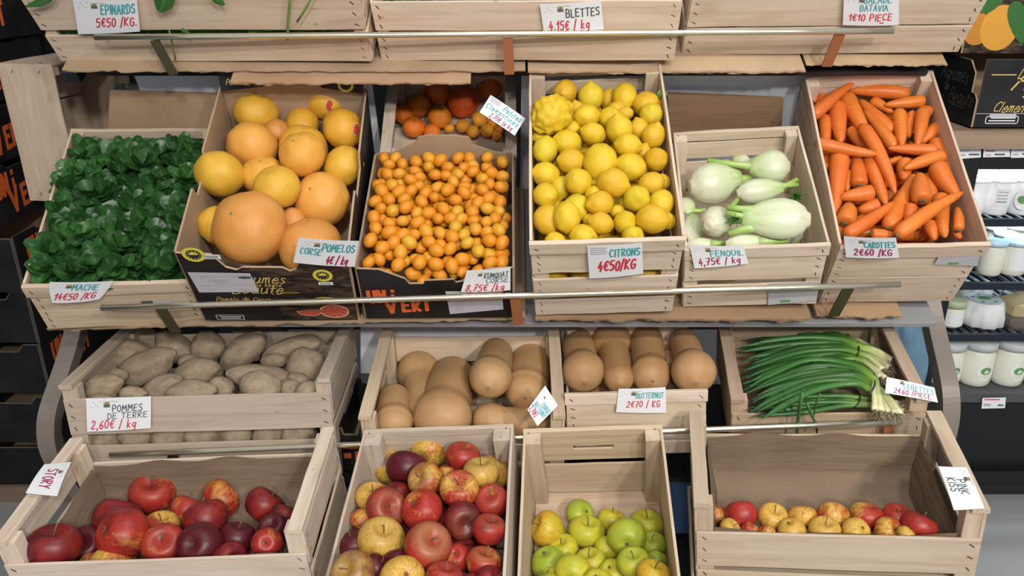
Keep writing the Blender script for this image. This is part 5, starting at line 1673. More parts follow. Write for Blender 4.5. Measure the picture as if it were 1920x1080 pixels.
def leaf_heap(name, key, m, label, cat, n, L, wd, w, seed, ruffle=0.0, tint=(1, 1, 1), gapw=None):
    rd = random.Random(seed); mb = MB(); M = PM[key]; Wd, D, H = POSE[key][2]
    for i in range(n):
        c = Vector((rd.uniform(-Wd / 2 + .03, Wd / 2 - .03), rd.uniform(.02, D - .04), rd.uniform(.3, 1) * w))
        d = Vector((rd.uniform(-1, 1), rd.uniform(-.6, 1), rd.uniform(-.1, .8)))
        leaf_strip(mb, c, d, Vector((0, 0, 1)), L * rd.uniform(.7, 1.2), wd * rd.uniform(.7, 1.2), rd.uniform(-.9, .3), ruffle=ruffle)
    for i in range(n // 3):      # leaves against the front gap
        u = rd.uniform(-Wd / 2 + .04, Wd / 2 - .05)
        leaf_strip(mb, Vector((u, .012, H * .34)), Vector((rd.choice((-1, 1)), .1, rd.uniform(-.1, .3))), Vector((0, -1, .3)), min(L, .07), wd * .8, .2)
    mb.v = [Vector((min(max(p.x, -Wd / 2 + .008), Wd / 2 - .008), min(max(p.y, .004), D - .01), max(p.z, .008))) for p in mb.v]
    o = mb.build(name, m, None, M, tint, attr=True)
    tag(o, label, cat, kind='stuff')
    return o


leaf_heap('spinach_leaves', 'spinach', SPIN, 'loose green spinach leaves filling the top left crate', 'spinach', 170, .12, .06, .15, 1)
leaf_heap('chard_leaves', 'blettes', SPIN, 'brownish green chard filling the middle top crate', 'chard', 120, .14, .07, .11, 2, .1, (.8, .6, .6))
Mb = PM['batavia']
HEAD = rosette_mesh('batavia_head', LETT, 77, 26, .10, .09, .16)
for i, (u, v) in enumerate(((-.18, .10), (0, .10), (.18, .10), (-.18, .28), (0, .28), (.18, .28))):
    o = obj('batavia_lettuce', HEAD, Mb @ Matrix.Translation((u, v, .045)) @ Matrix.Rotation(i * 1.3, 4, 'Z'), None, (1, 1, 1))
    tag(o, 'pale green batavia lettuce head, %s in the %s of the top right crate' % (('left', 'middle', 'right')[i % 3], 'front' if i < 3 else 'back'), 'lettuce')


# spinach leaves and stalks hanging over the front of the top left crate
def hanging_leaf(lb, pts, wd, key='spinach', off=.012, stem=False):
    pl = FP[key]
    P_ = [on_plane(x, y, pl.O + pl.N * off, pl.N) for x, y in pts]
    mb = MB()
    if stem:
        mb.tube(P_, [wd * .5] * len(P_), 6, t=[.1] * len(P_))
    else:
        n = len(P_)
        v = []; t = []
        for i, p in enumerate(P_):
            d = (P_[min(i + 1, n - 1)] - P_[max(i - 1, 0)]).normalized()
            sd = d.cross(pl.N).normalized()
            wk = wd * math.sin(PI * (i + .35) / (n - .3))
            for j in (-1, 0, 1): v.append(p + sd * wk * .5 * j + pl.N * (-.002 * abs(j) + .004)); t.append(.1 if j == 0 else .9)
        f = [(i * 3 + j, i * 3 + j + 1, i * 3 + j + 4, i * 3 + j + 3) for i in range(n - 1) for j in (0, 1)]
        mb.add(v, f, 0, True, t)
    o = mb.build('spinach_stalk' if stem else 'spinach_leaf', SPIN, None, Matrix(), (1.4, 1.25, 1.2) if stem else (1, 1, 1), attr=True)
    tag(o, lb, 'spinach')
    return o


hanging_leaf('long spinach leaf lying over the left edge of the top left crate', [(104, -14), (90, -3), (72, 5), (50, 11)], .016)
hanging_leaf('spinach leaf hanging over the front board right of the EPINARDS card', [(322, -30), (312, -12), (306, 6), (300, 20)], .036)
hanging_leaf('small spinach leaf tip hanging near the middle of the top left crate', [(398, -22), (402, -10), (410, 0), (421, 8)], .022)
hanging_leaf('spinach leaf poking through the slat gap above the rail', [(340, 52), (345, 56), (352, 62), (356, 69)], .014)
hanging_leaf('longest green spinach stalk hanging over the front board', [(546, -20), (543, 10), (540, 45), (539, 74)], .0055, stem=True)
hanging_leaf('curved spinach stalk right of the longest one', [(590, -16), (578, 8), (567, 26), (557, 41)], .004, stem=True)
hanging_leaf('thin spinach stalk crossing the rail', [(317, 56), (322, 78), (327, 98), (329, 112)], .0028, stem=True)


# ---- spring onions, in bunches
def bunch(lb, roots, band, ends, k, w, d, n, seed, spread=10, rpx=4.4, tint=(1, 1, 1), arch=0):
    """roots, band, ends = (x, y, half height of the fan) in the picture"""
    rd = random.Random(seed)
    def P_(x, y, dd): return CAM + ray(x, y) * (depth_on(k, x, y, w) + d + dd)
    c = P_(*band[:2], 0)
    root = empty('spring_onion_bunch', Matrix.Translation(c), lb, 'spring onions')
    for i in range(n):
        f = (i / (n - 1) * 2 - 1) if n > 1 else 0
        g = rd.uniform(-1, 1)
        dd = g * .010
        x0, y0 = roots[0] + rd.uniform(-8, 8) + roots[3] * f, roots[1] + roots[2] * f
        x1, y1 = band[0], band[1] + band[2] * f
        x2, y2 = ends[0] + rd.uniform(-6, 30), ends[1] + ends[2] * f + rd.uniform(-6, 6)
        pts = []
        q0 = (x1 + (x0 - x1) * .5, y1 + (y0 - y1) * .5 - arch * .3)
        xm = (x1 + x2) / 2; ym = (y1 + y2) / 2 - arch * rd.uniform(.5, 1) + rd.uniform(-8, 8)
        ctrl = [(x0, y0, .004), (q0[0], q0[1], .0), (x1, y1, 0), ((x1 * 2 + xm) / 3, (y1 * 2 + ym) / 3 - arch * .35, -.002), (xm, ym, -.003), ((xm + 2 * x2) / 3, (ym + 2 * y2) / 3 - arch * .1, 0), (x2, y2, .004)]
        C_ = [P_(x, y, z + dd) for x, y, z in ctrl]
        S_ = []
        for a in range(len(C_) - 1):
            p0 = C_[max(a - 1, 0)]; p1 = C_[a]; p2 = C_[a + 1]; p3 = C_[min(a + 2, len(C_) - 1)]
            for q in range(5):
                u = q / 5
                S_.append(.5 * (2 * p1 + (p2 - p0) * u + (2 * p0 - 5 * p1 + 4 * p2 - p3) * u * u + (3 * p1 - p0 - 3 * p2 + p3) * u ** 3))
        S_.append(C_[-1])
        r = rpx * (C_[2] - CAM).length / FPX * rd.uniform(.8, 1.15)
        N = len(S_)
        radii = [r * (1.25 if s_ < .04 else 1.1 if s_ < .2 else 1.0 + .25 * math.sin(s_ * PI)) * (1 if s_ < .85 else max(.25, (1 - s_) / .15)) for s_ in [a / (N - 1) for a in range(N)]]
        mb = MB(); mb.tube(S_, radii, 7, flat=.8)
        kk = rd.uniform(.75, 1.25)
        st = mb.build('onion_stalk', ONION, root, None, (tint[0] * kk, tint[1] * kk, tint[2] * kk), attr=True)
        rb = MB()
        for _ in range(7):
            dv = (S_[0] - S_[2]).normalized() + Vector((rd.uniform(-.8, .8), rd.uniform(-.8, .8), rd.uniform(-.8, .8)))
            rb.tube([S_[0], S_[0] + dv * .008, S_[0] + dv * .015 + Vector((0, 0, -.003))], [.0009, .0006, .0004], 4)
        rb.build('roots', ROOTS, st)
    up_ = P_(band[0] + 4, band[1] - abs(band[2]) - 6, -.012); lo = P_(band[0] - 6, band[1] + abs(band[2]) + 6, -.012)
    mid = (up_ + lo) / 2 - FW * .006; mid2 = (up_ + lo) / 2 + FW * .026
    mb = MB(); mb.tube([mid2, up_ + FW * .008, up_.lerp(mid, .5), mid, lo.lerp(mid, .5), lo + FW * .008, mid2], .0016, 6)
    mb.build('rubber_band', flat('dark_band', (.02, .05, .03), .6), root)
    return root


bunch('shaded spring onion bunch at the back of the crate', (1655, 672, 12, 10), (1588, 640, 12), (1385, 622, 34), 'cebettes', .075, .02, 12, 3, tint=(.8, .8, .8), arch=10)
bunch('upper bunch of spring onions tied with a dark band', (1660, 692, 17, -8), (1608, 662, 14), (1388, 690, 42), 'cebettes', .09, -.004, 15, 1, arch=18, rpx=5)
bunch('nearest bunch of spring onions curving down by the price card', (1662, 772, 4, 22), (1638, 722, 14), (1402, 748, 34), 'cebettes', .098, -.022, 16, 2, arch=42, rpx=5)
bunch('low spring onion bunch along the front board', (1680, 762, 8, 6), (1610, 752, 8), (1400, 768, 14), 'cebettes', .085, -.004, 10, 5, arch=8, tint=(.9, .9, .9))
for i, (lb, pts, wd) in enumerate((('wide spring onion leaf hanging down over the rail', [(1504, 735), (1499, 765), (1495, 800), (1493, 832)], .013), ('bent spring onion leaf hanging right of the wide one', [(1512, 755), (1520, 775), (1532, 798), (1531, 814)], .012), ('thin spring onion leaf curling over the front board', [(1538, 738), (1532, 750), (1528, 765), (1526, 782)], .007))):
    pl = FP['cebettes']
    P_ = [on_plane(x, y, pl.O + pl.N * .030, pl.N) for x, y in pts]
    mb = MB(); mb.tube(P_, [wd * .5, wd * .55, wd * .5, wd * .15], 8, flat=.35, t=[.7, .7, .75, .8])
    o = mb.build('spring_onion_leaf', ONION, None, Matrix(), (1.3, 1.2, 1.1), attr=True)
    tag(o, lb, 'spring onion')

# ------------------------------------------------------------------ paper liners
def liner(key, label, wf, wb):
    M = PM[key]; Wd, D, H = POSE[key][2]
    g = .012
    path = [(.006, wf), (.008, wf * .5), (.014, .03), (.035, .012), (D * .5, .010), (D - .035, .014), (D - .012, .04), (D - .008, wb * .5), (D - .006, wb)]
    fine = []
    for a in range(len(path) - 1):
        for q in range(3):
            u = q / 3; fine.append((path[a][0] + (path[a + 1][0] - path[a][0]) * u, path[a][1] + (path[a + 1][1] - path[a][1]) * u))
    fine.append(path[-1])
    nx = 26
    mb = MB(); v = []
    for j, (y, z) in enumerate(fine):
        for i in range(nx + 1):
            u = -Wd / 2 + .030 + (Wd - .060) * i / nx
            nn = mnoise.noise(Vector((u * 11, y * 9 + z * 16, 3.3 + Wd)))
            e = .006 if j in (0, len(fine) - 1) else 0
            v.append(Vector((u, min(max(y + nn * .004, .004), D - .004), max(.009, z + abs(nn) * .004 + (e * nn * 1.5)))))
    f = [(j * (nx + 1) + i, j * (nx + 1) + i + 1, (j + 1) * (nx + 1) + i + 1, (j + 1) * (nx + 1) + i) for j in range(len(fine) - 1) for i in range(nx)]
    mb.add(v, f, 0, True)
    for s_ in (-1, 1):          # the sheet folded up against both ends
        v = []; n2 = 10
        for j in range(n2 + 1):
            for i in range(n2 + 1):
                y = .012 + (D - .024) * i / n2; z = .012 + (wb * .98 - .012) * j / n2 * (1 - .25 * (1 - i / n2))
                nn = mnoise.noise(Vector((y * 12, z * 14, s_ * 4.0)))
                v.append(Vector((s_ * (Wd / 2 - .030 - .016 * (1 - j / n2) + nn * .004), y, z)))
        mb.add(v, [(j * (n2 + 1) + i, j * (n2 + 1) + i + 1, (j + 1) * (n2 + 1) + i + 1, (j + 1) * (n2 + 1) + i) for j in range(n2) for i in range(n2)], 0, True)
    o = mb.build('paper_liner', LINER, None, M)
    tag(o, label, 'paper liner')


liner('story', 'crumpled brown paper lining the crate of dark red apples at bottom left', .105, .112)
liner('pinkkiss', 'crumpled brown paper lining the crate with one row of apples', .102, .122)

# ------------------------------------------------------------------ the display stand
stand = empty('display_stand', Matrix.Translation((0, 1.5, 0)), 'metal tiered display stand with price rails carrying all the crates', 'display stand')


def shelf(x0, x1, y0, z0, depth, slope, th=.010, m=None):
    n = Vector((0, -math.sin(slope), math.cos(slope))); d = Vector((0, math.cos(slope), math.sin(slope)))
    p = Vector((0, y0, z0))
    v = [Vector((x, 0, 0)) + p + d * a - n * b for x in (x0, x1) for a in (0, depth) for b in (0, th)]
    MB().add(v, [(0, 1, 3, 2), (4, 6, 7, 5), (0, 4, 5, 1), (2, 3, 7, 6), (0, 2, 6, 4), (1, 5, 7, 3)]).build('shelf', m or DKMETAL, stand)


shelf(-.84, .84, 1.66, 1.30, .42, R(30))
shelf(-.84, .84, 1.44, .842, .40, R(26.5), m=flat('shelf_grey', (.30, .30, .31), .5))
shelf(-.84, .84, 1.33, .556, .36, R(2))
shelf(-.78, .74, 1.06, .315, .34, R(6))
Y2 = min(on_plane(x, y, FP[k].O, FP[k].N).y for k, x, y in (('mache', 200, 577), ('pomelo', 520, 567), ('kumquat', 820, 560), ('lemon', 1130, 553), ('fennel', 1400, 545), ('carrots', 1680, 533))) - .018
Y1 = min(on_plane(x, y, FP[k].O, FP[k].N).y for k, x, y in (('spinach', 400, 68), ('blettes', 980, 64), ('batavia', 1600, 60), ('batavia', 1300, 62), ('spinach', 690, 66), ('spinach', 190, 69))) - .014
RAILS = {1: (at(178, 70, Y1), at(1675, 58, Y1)), 2: (at(190, 577, Y2), at(1688, 533, Y2)), 3: (at(207, 853, 1.284), at(1690, 790, 1.256))}
for i, (a, b) in RAILS.items():
    mb = MB(); mb.tube([a.lerp(b, q_ / 8) for q_ in range(9)], .0056, 12)
    mb.build('price_rail', STEEL, stand)


def bracket(p, q, m, w=.022):
    mb = MB(); mb.bar([p, q], w, .004, side=(1, 0, 0)); mb.build('rail_bracket', m, stand)


bracket(at(290, 76, Y1 + .006), at(326, 140, 1.595), OLIVE, .018)
bracket(at(952, 72, Y1 + .006), at(955, 139, 1.595), RUST, .019)
bracket(at(1574, 66, Y1 + .006), at(1550, 124, 1.605), RUST, .020)
bracket(at(302, 580, Y2 + .006), at(330, 622, 1.385), OLIVE, .020)
bracket(at(966, 560, Y2 + .006), at(972, 608, 1.38), RUST, .019)
bracket(at(1590, 542, Y2 + .006), at(1563, 592, 1.40), OLIVE, .020)
bracket(at(324, 853, 1.288), at(326, 864, 1.292), DKMETAL, .020)
bracket(at(1666, 800, 1.260), at(1664, 830, 1.262), RUST, .018)
for pts in ([(146, 600, 1.62), (138, 640, 1.58), (120, 700, 1.50), (98, 765, 1.44), (92, 800, 1.43), (97, 840, 1.44), (118, 880, 1.47), (160, 930, 1.52)],
            [(1742, 565, 1.62), (1752, 620, 1.58), (1768, 690, 1.50), (1776, 735, 1.46), (1777, 775, 1.45), (1770, 815, 1.46), (1756, 850, 1.48), (1730, 900, 1.52)]):
    P_ = [at(*p) for p in pts]
    S_ = []
    for a in range(len(P_) - 1):
        p0 = P_[max(a - 1, 0)]; p1 = P_[a]; p2 = P_[a + 1]; p3 = P_[min(a + 2, len(P_) - 1)]
        for q_ in range(5):
            u = q_ / 5; S_.append(.5 * (2 * p1 + (p2 - p0) * u + (2 * p0 - 5 * p1 + 4 * p2 - p3) * u * u + (3 * p1 - p0 - 3 * p2 + p3) * u ** 3))
    S_.append(P_[-1])
    mb = MB(); mb.bar(S_, .036, .030, side=(1, 0, 0)); mb.build('side_arm', ARM, stand)
    sx = math.copysign(.80, S_[0].x)
    mb = MB(); mb.bar([S_[0] + Vector((0, .0, -.005)), Vector((sx, 2.04, S_[0].z + .05))], .03, .03); mb.build('arm_brace', DKMETAL, stand)
    mb = MB(); mb.bar([S_[-1], Vector((S_[-1].x, S_[-1].y + .02, .02))], .034, .028); mb.build('arm_foot', ARM, stand)
for sx in (-.80, .80):
    mb = MB(); mb.bar([(sx, 2.06, 0), (sx, 2.06, 1.75)], .05, .03); mb.build('upright', DKMETAL, stand)
for px, py, s_ in ((132, 146, 1), (1722, 116, -1)):
    p = at(px, py, 1.72)
    mb = MB(); mb.bar([p, p + Vector((s_ * .012, .34, .19))], .036, .024); mb.build('shelf_arm', DKMETAL, stand)
mb = MB(); mb.box((0, 1.28, .16), (1.46, .40, .28)); mb.build('plinth', DKMETAL, stand)
for x in (-.6, -.1, .2, .55):       # legs under the lowest shelf and between shelves
    mb = MB(); mb.bar([(x, 1.62, .3), (x, 1.62, .54)], .03, .03); mb.build('shelf_support', DKMETAL, stand)


def board(name, label, cat, corners, Y, th, m, lean=0.0, tint=None, extra=None, parent=None):
    "a rectangular sheet whose front face shows these picture corners at distance Y (lean = metres further back at the top)"
    P_ = [at(x, y, Y + (lean if i < 2 else 0)) for i, (x, y) in enumerate(corners)]
    n = (P_[1] - P_[0]).cross(P_[3] - P_[0]).normalized()
    if n.y < 0: n = -n
    v = P_ + [p + n * th for p in P_]
    o = MB().add(v, [(3, 2, 1, 0), (4, 5, 6, 7), (0, 1, 5, 4), (1, 2, 6, 5), (2, 3, 7, 6), (3, 0, 4, 7)]).build(name, m, None, Matrix.Translation(P_[3]) if False else Matrix(), tint)
    if label: tag(o, label, cat)
    return o


def ragged(label, x0, x1, Y0, z0, slope, depth, th, seed, tint=(1, 1, 1), z1=None):
    "a torn cardboard sheet lying on a sloping shelf with its front edge showing"
    rr = random.Random(seed)
    d = Vector((0, math.cos(slope), math.sin(slope))); n = Vector((0, -math.sin(slope), math.cos(slope)))
    N = 70
    mb = MB()
    for ly in (0, 1):
        v = []
        h0 = th * (.05 if ly == 0 else .55); h1 = th * (.45 if ly == 0 else 1.0)
        for i in range(N + 1):
            x = x0 + (x1 - x0) * i / N
            j = mnoise.noise(Vector((x * 22, seed + ly * 3, 0))) * .007 + mnoise.noise(Vector((x * 70, seed, ly))) * .004 + (.006 if ly else 0)
            k_ = mnoise.noise(Vector((x * 14, seed, 7 + ly))) * .0012
            zz = z0 + ((z1 - z0) * i / N if z1 else 0)
            p = Vector((x, Y0, zz)) + d * j + n * k_
            e = Vector((x, Y0, zz)) + d * depth
            v += [p - n * h0, p - n * (h1 + rr.uniform(-.0004, .0008)), e - n * h1, e - n * h0]
        f = [(i * 4 + a, i * 4 + (a + 1) % 4, i * 4 + 4 + (a + 1) % 4, i * 4 + 4 + a) for i in range(N) for a in range(4)] + [(3, 2, 1, 0), (N * 4, N * 4 + 1, N * 4 + 2, N * 4 + 3)]
        mb.add(v, f)
    o = mb.build('cardboard_sheet', CARD, None, Matrix(), tint)
    tag(o, label, 'cardboard')


X_ = lambda px, py, Y: at(px, py, Y).x
ragged('torn layered cardboard under the left and middle top crates', X_(116, 120, 1.62), X_(985, 120, 1.62), 1.612, 1.308, R(30), .40, .007, 1, (1.0, 1.0, 1.0))
ragged('flat brown cardboard strip jutting out under the top tier left of the rust bracket', X_(430, 128, 1.6), X_(882, 128, 1.6), 1.592, 1.288, R(30), .3, .009, 2, (1.15, 1.05, 1.0))
ragged('pale torn cardboard under the middle and right top crates', X_(990, 116, 1.62), X_(1512, 116, 1.62), 1.616, 1.307, R(30), .40, .010, 3, (1.25, 1.25, 1.25))
ragged('torn pale cardboard at the right end of the top tier', X_(1516, 100, 1.63), X_(1782, 100, 1.63), 1.632, 1.317, R(32), .38, .006, 4, (1.3, 1.3, 1.22))
ragged('grey brown cardboard edge under lettuce, grapefruit and kumquats', X_(92, 608, 1.42), X_(985, 600, 1.42), 1.408, .845, R(26.5), .38, .008, 5, (.85, .85, .85), .868)
ragged('thick brown cardboard under the lemon and fennel crates', X_(1003, 605, 1.42), X_(1516, 588, 1.42), 1.402, .870, R(26.5), .38, .014, 6, (.85, .78, .72))
ragged('short torn brown cardboard under the carrot crate', X_(1530, 570, 1.44), X_(1690, 570, 1.44), 1.425, .865, R(26.5), .3, .010, 7, (1.0, .92, .85))

board('cardboard_sheet', 'plain brown cardboard leaning behind the lamb\'s lettuce crate', 'cardboard', [(206, 170), (412, 176), (410, 290), (200, 290)], 1.795, .005, CARD, -.055, (1.0, .95, .92))
board('wooden_board', 'dark brown board standing behind the fennel crate', 'board', [(1252, 177), (1469, 186), (1464, 262), (1256, 262)], 1.785, .010, WOOD, -.05, (.45, .33, .25))
for xa, xb, dy in ((-.80, -.30, 0), (.02, .86, .014)):
    P_ = [Vector((xa, 1.735 + dy, 1.292)), Vector((xb, 1.735 + dy, 1.292)), Vector((xb, 1.875 + dy, .99)), Vector((xa, 1.875 + dy, .99))]
    n_ = Vector((0, .90, .42))
    MB().add(P_ + [p + n_ * .008 for p in P_], [(3, 2, 1, 0), (4, 5, 6, 7), (0, 1, 5, 4), (1, 2, 6, 5), (2, 3, 7, 6), (3, 0, 4, 7)]).build('back_panel', GREYPANEL, stand)
pan = board('lower_panel', None, None, [(676, 560), (1130, 560), (1130, 700), (676, 700)], 1.64, .01, flat('white_panel', (.78, .80, .84), .6), 0)
pan.parent = stand; pan.matrix_basis = MW[stand.name].inverted()
pan = board('blue_panel', None, None, [(560, 868), (1500, 868), (1500, 1000), (560, 1000)], 1.41, .01, BLUEPANEL, 0)
pan.parent = stand; pan.matrix_basis = MW[stand.name].inverted()
# crumpled blue plastic behind the spring onions
mb = MB(); v = []; n = 14
for j in range(n + 1):
    for i in range(n + 1):
        p = at(1560 + 178 * i / n, 556 + 190 * j / n, 1.83 + .10 * j / n)
        nn = mnoise.noise(Vector((i * .5, j * .28, 2)))
        v.append(p + Vector((0, nn * .03, 0)))
mb.add(v, [(j * (n + 1) + i, (j + 1) * (n + 1) + i, (j + 1) * (n + 1) + i + 1, j * (n + 1) + i + 1) for j in range(n) for i in range(n)], 0, True)
o = mb.build('plastic_sheet', flat('blue_plastic', (.16, .30, .42), .25, .5), None, Matrix())
tag(o, 'crumpled blue plastic hanging behind the spring onion crate', 'plastic sheet')
# glass jar shape behind the cardboard
g0 = at(262, 178, 1.80)
mb = MB(); mb.lathe([(.0, -.045), (.022, -.045), (.025, -.04), (.025, .045), (.022, .05), (.020, .048), (.022, .043), (.022, -.038), (0, -.04)], 24)
o = mb.build('glass_jar', GLASS, None, Matrix.Translation(g0) @ Matrix.Rotation(PI / 2, 4, 'Y')); tag(o, 'clear glass jar lying behind the cardboard at the upper left', 'jar')

# an empty crate on end behind the lettuce
ep = at(122, 372, 1.80)
Xc = Vector((.80, .60, 0)); Zc = Vector((.60, -.80, 0)).normalized()
side_n = Vector((-.25, -.97, 0)).normalized()
# crate frame: u away from us, v up, w (its opening) to the right
w_ax = Vector((.985, -.17, 0)).normalized(); v_ax = Vector((-.10, 0, 1)).normalized(); v_ax = (v_ax - w_ax * v_ax.dot(w_ax)).normalized(); u_ax = v_ax.cross(w_ax).normalized()
Mx = Matrix((u_ax, v_ax, w_ax)).transposed().to_4x4()
base_pt = at(54, 372, 1.80)
Wd_, D_, H_ = .26, .30, .135
Mx.translation = base_pt + u_ax * (Wd_ / 2)
PM['spare'] = Mx; POSE['spare'] = (None, None, (Wd_, D_, H_))
crate('spare', 'empty wooden crate standing on end behind the lettuce, its broad side facing forward', [(0, .48), (.52, 1)], [(0, 1)], [(.0, .98)], (.98, .93, .88), M=Mx, dims=(Wd_, D_, H_), post=.02, style='plain')

# ------------------------------------------------------------------ stacks of printed black cartons at the left
DARKEDGE = flat('dark_cut_edge', (.10, .085, .07), .8)


def black_carton(label, M, dims, opentop=False, yrot=0, text=True, group=None):
    w, d, h = dims
    root = empty('cardboard_box', M, label, 'cardboard box', group)
    th = .004
    F = [Plane((-w / 2, 0, 0), (1, 0, 0), (0, 0, 1)), Plane((w / 2, 0, 0), (0, 1, 0), (0, 0, 1)), Plane((w / 2, d, 0), (-1, 0, 0), (0, 0, 1)), Plane((-w / 2, d, 0), (0, -1, 0), (0, 0, 1))]
    L = [w, d, w, d]
    for i, pl_ in enumerate(F):
        l = L[i]
        if i % 2 == 0: poly = [(0, 0), (l, 0), (l, h * .98), (l * .86, h * .98), (l * .80, h * .84), (l * .2, h * .84), (l * .14, h * .98), (0, h * .98)]
        else: poly = [(0, 0), (l, 0), (l, h), (l * .75, h), (l * .72, h * .93), (l * .28, h * .93), (l * .25, h), (0, h)]
        pn = panel('side_panel' if i % 2 else 'end_panel', root, poly, pl_, th, BLACK, CARD if opentop else BLACK, DARKEDGE)
        if i == 1 and text:
            W_ = Plane(M @ pl_.pt(0, 0, th + .0004), M.to_3x3() @ pl_.X, M.to_3x3() @ pl_.Y)
            mb = MB(); univert(mb, W_, l * .12, h * .18, h * .66); mb.build('orange_lettering', [ORANGE_PR], pn)
        if i == 0:
            W_ = Plane(M @ pl_.pt(0, 0, th + .0003), M.to_3x3() @ pl_.X, M.to_3x3() @ pl_.Y)
            mb = MB()
            for a in range(len(poly)):
                (x0, y0), (x1, y1) = poly[a], poly[(a + 1) % len(poly)]
                if y0 < .01 and y1 < .01: continue
                dx, dy = x1 - x0, y1 - y0; q = math.hypot(dx, dy); nx, ny = -dy / q * .0013, dx / q * .0013
                patch(mb, W_, [(x0, y0), (x1, y1), (x1 + nx, y1 + ny), (x0 + nx, y0 + ny)], 0)
            mb.build('torn_edge', [flat('bare_cardboard_edge', (.24, .21, .17), .8)], pn)
    panel('base_panel', root, [(0, 0), (w, 0), (w, d), (0, d)], Plane((-w / 2, 0, 0), (1, 0, 0), (0, 1, 0)), .004, CARD, BLACK)
    return root


WHERE = ['lowest', 'second from the floor', 'third from the floor', 'fourth from the floor', 'fifth from the floor']
hh = .157
obj_base = MB().box((0, 0, 0), (.34, .44, .055))
o = obj_base.build('pallet', WOOD, None, Matrix.Translation((-1.46, 2.21, .0275)), (.4, .36, .32)); tag(o, 'dark low pallet under the stack of black boxes at the left', 'pallet')
for k_ in range(5):
    M = Matrix.Translation((-1.46 + random.uniform(-.008, .008), 2.0 + random.uniform(-.01, .01), .056 + hh * k_)) @ Matrix.Rotation(R(random.uniform(-1.5, 1.5)), 4, 'Z')
    black_carton('open topped black cardboard box with bold orange lettering beside the lettuce' if k_ == 4 else 'black cardboard box with orange lettering, %s in the left stack' % WHERE[k_], M, (.30, .40, .155), k_ == 4)
for k_ in range(5):
    M = Matrix.Translation((-1.535 + random.uniform(-.01, .01), 2.03 + random.uniform(-.01, .01), .056 + hh * (5 + k_) + .004)) @ Matrix.Rotation(R(random.uniform(-2, 2)), 4, 'Z')
    black_carton('black cardboard box with orange lettering, %s of those piled above the open one' % ['lowest', 'second', 'third', 'fourth', 'topmost'][k_], M, (.30, .40, .155))
for c_, (x, y, n_) in enumerate(((-1.42, 2.52, 11), (-1.09, 2.66, 10), (-1.80, 2.5, 11))):
    for k_ in range(n_):
        M = Matrix.Translation((x + random.uniform(-.006, .006), y, hh * k_)) @ Matrix.Rotation(R(random.uniform(-1, 1)), 4, 'Z')
        mb = MB().box((0, .2, .0775), (.31, .36, .155))
        o = mb.build('cardboard_box', BLACK, None, M); tag(o, 'plain black cardboard box in the dark stacks behind the left pile', 'cardboard box', 'black boxes in the dark rear stacks')
# leaflet clipped to the open box
Ml = Matrix.Translation((0, 0, 0))
P_ = [at(88, 398, 2.10), at(118, 362, 2.22), at(112, 412, 2.22), at(90, 458, 2.12)]
mb = MB().add(P_, [(0, 1, 2, 3)]).add([p + Vector((-.002, .002, 0)) for p in P_], [(3, 2, 1, 0)])
o = mb.build('paper_sheet', LABEL, None, Matrix()); tag(o, 'grey printed delivery sheet stuck on the open black box', 'paper')

# black carton slivers glimpsed between the crates
Mz = Matrix.Translation((-.315, 1.345, .566))
black_carton('black cardboard box with orange lettering squeezed between potatoes and squashes', Mz, (.045, .20, .10), text=False)
pl = Plane(Mz @ Vector((-.0225, -.0048, 0)), (1, 0, 0), (0, 0, 1))
mb = MB(); rect(mb, pl, .004, .052, .036, .066, 0); rect(mb, pl, .006, .030, .020, .042, 0); rect(mb, pl, .028, .008, .040, .046, 0)
mb.build('orange_lettering', [ORANGE_PR], [o for o in COL.objects if o.name.startswith('cardboard_box') and 'squeezed' in o.get('label', '')][0])

# ------------------------------------------------------------------ refrigerated display at the right
FY = 2.0
XL = at(1722, 690, FY).x; XR = 2.05
zc1 = at(1850, 275, FY).z; zh0 = at(1850, 318, FY).z
ZS = [at(1860, 417, FY).z, at(1860, 537, FY).z, at(1860, 634, FY).z, at(1860, 738, FY).z]
fr_ = empty('refrigerated_display', Matrix.Translation((1.5, 2.3, 0)), 'black open refrigerated display with lit wire shelves at the right', 'fridge')


def fbox(name, lo, hi, m):
    lo = Vector(lo); hi = Vector(hi)
    return MB().box((lo + hi) / 2, hi - lo).build(name, m, fr_)


fbox('end_panel', (XL, FY, .05), (XL + .045, 2.75, zc1), FRIDGE_BLK)
fbox('end_panel', (XR, FY, .05), (XR + .045, 2.75, zc1), FRIDGE_BLK)
fbox('header', (XL + .046, FY, zh0), (XR, FY + .05, zc1), FRIDGE_BLK)
fbox('roof', (XL + .046, FY + .051, zc1 - .04), (XR, 2.75, zc1), FRIDGE_BLK)
fbox('inner_back', (XL + .046, 2.62, ZS[3]), (XR, 2.66, zc1 - .041), FRIDGE_IN)
fbox('deck', (XL + .046, FY + .001, ZS[3] - .03), (XR, 2.619, ZS[3]), flat('deck_grey', (.08, .085, .09), .5))
fbox('front_panel', (XL + .046, FY - .004, .10), (XR, FY + .05, ZS[3] - .031), FRIDGE_BLK)
fbox('kick_plate', (XL, FY + .03, 0), (XR + .045, FY + .06, .099), DKMETAL)
fbox('bumper', (XL, FY - .03, .085), (XR + .045, FY - .005, .125), FRIDGE_BLK)
fbox('light_strip', (XL + .1, FY + .06, zh0 + .012), (XR - .05, FY + .09, zh0 + .03), LIDW)
for i, z in enumerate(ZS[:3]):
    mb = MB()
    x = XL + .05
    while x < XR - .01:
        mb.bar([(x, FY + .03, z - .006), (x, 2.6, z - .006)], .006, .006)
        x += .027
    mb.bar([(XL + .046, FY + .02, z - .006), (XR, FY + .02, z - .006)], .012, .020, side=(0, 1, 0))
    mb.bar([(XL + .046, 2.3, z - .014), (XR, 2.3, z - .014)], .008, .008, side=(0, 1, 0))
    mb.build('wire_shelf', WIRE, fr_)
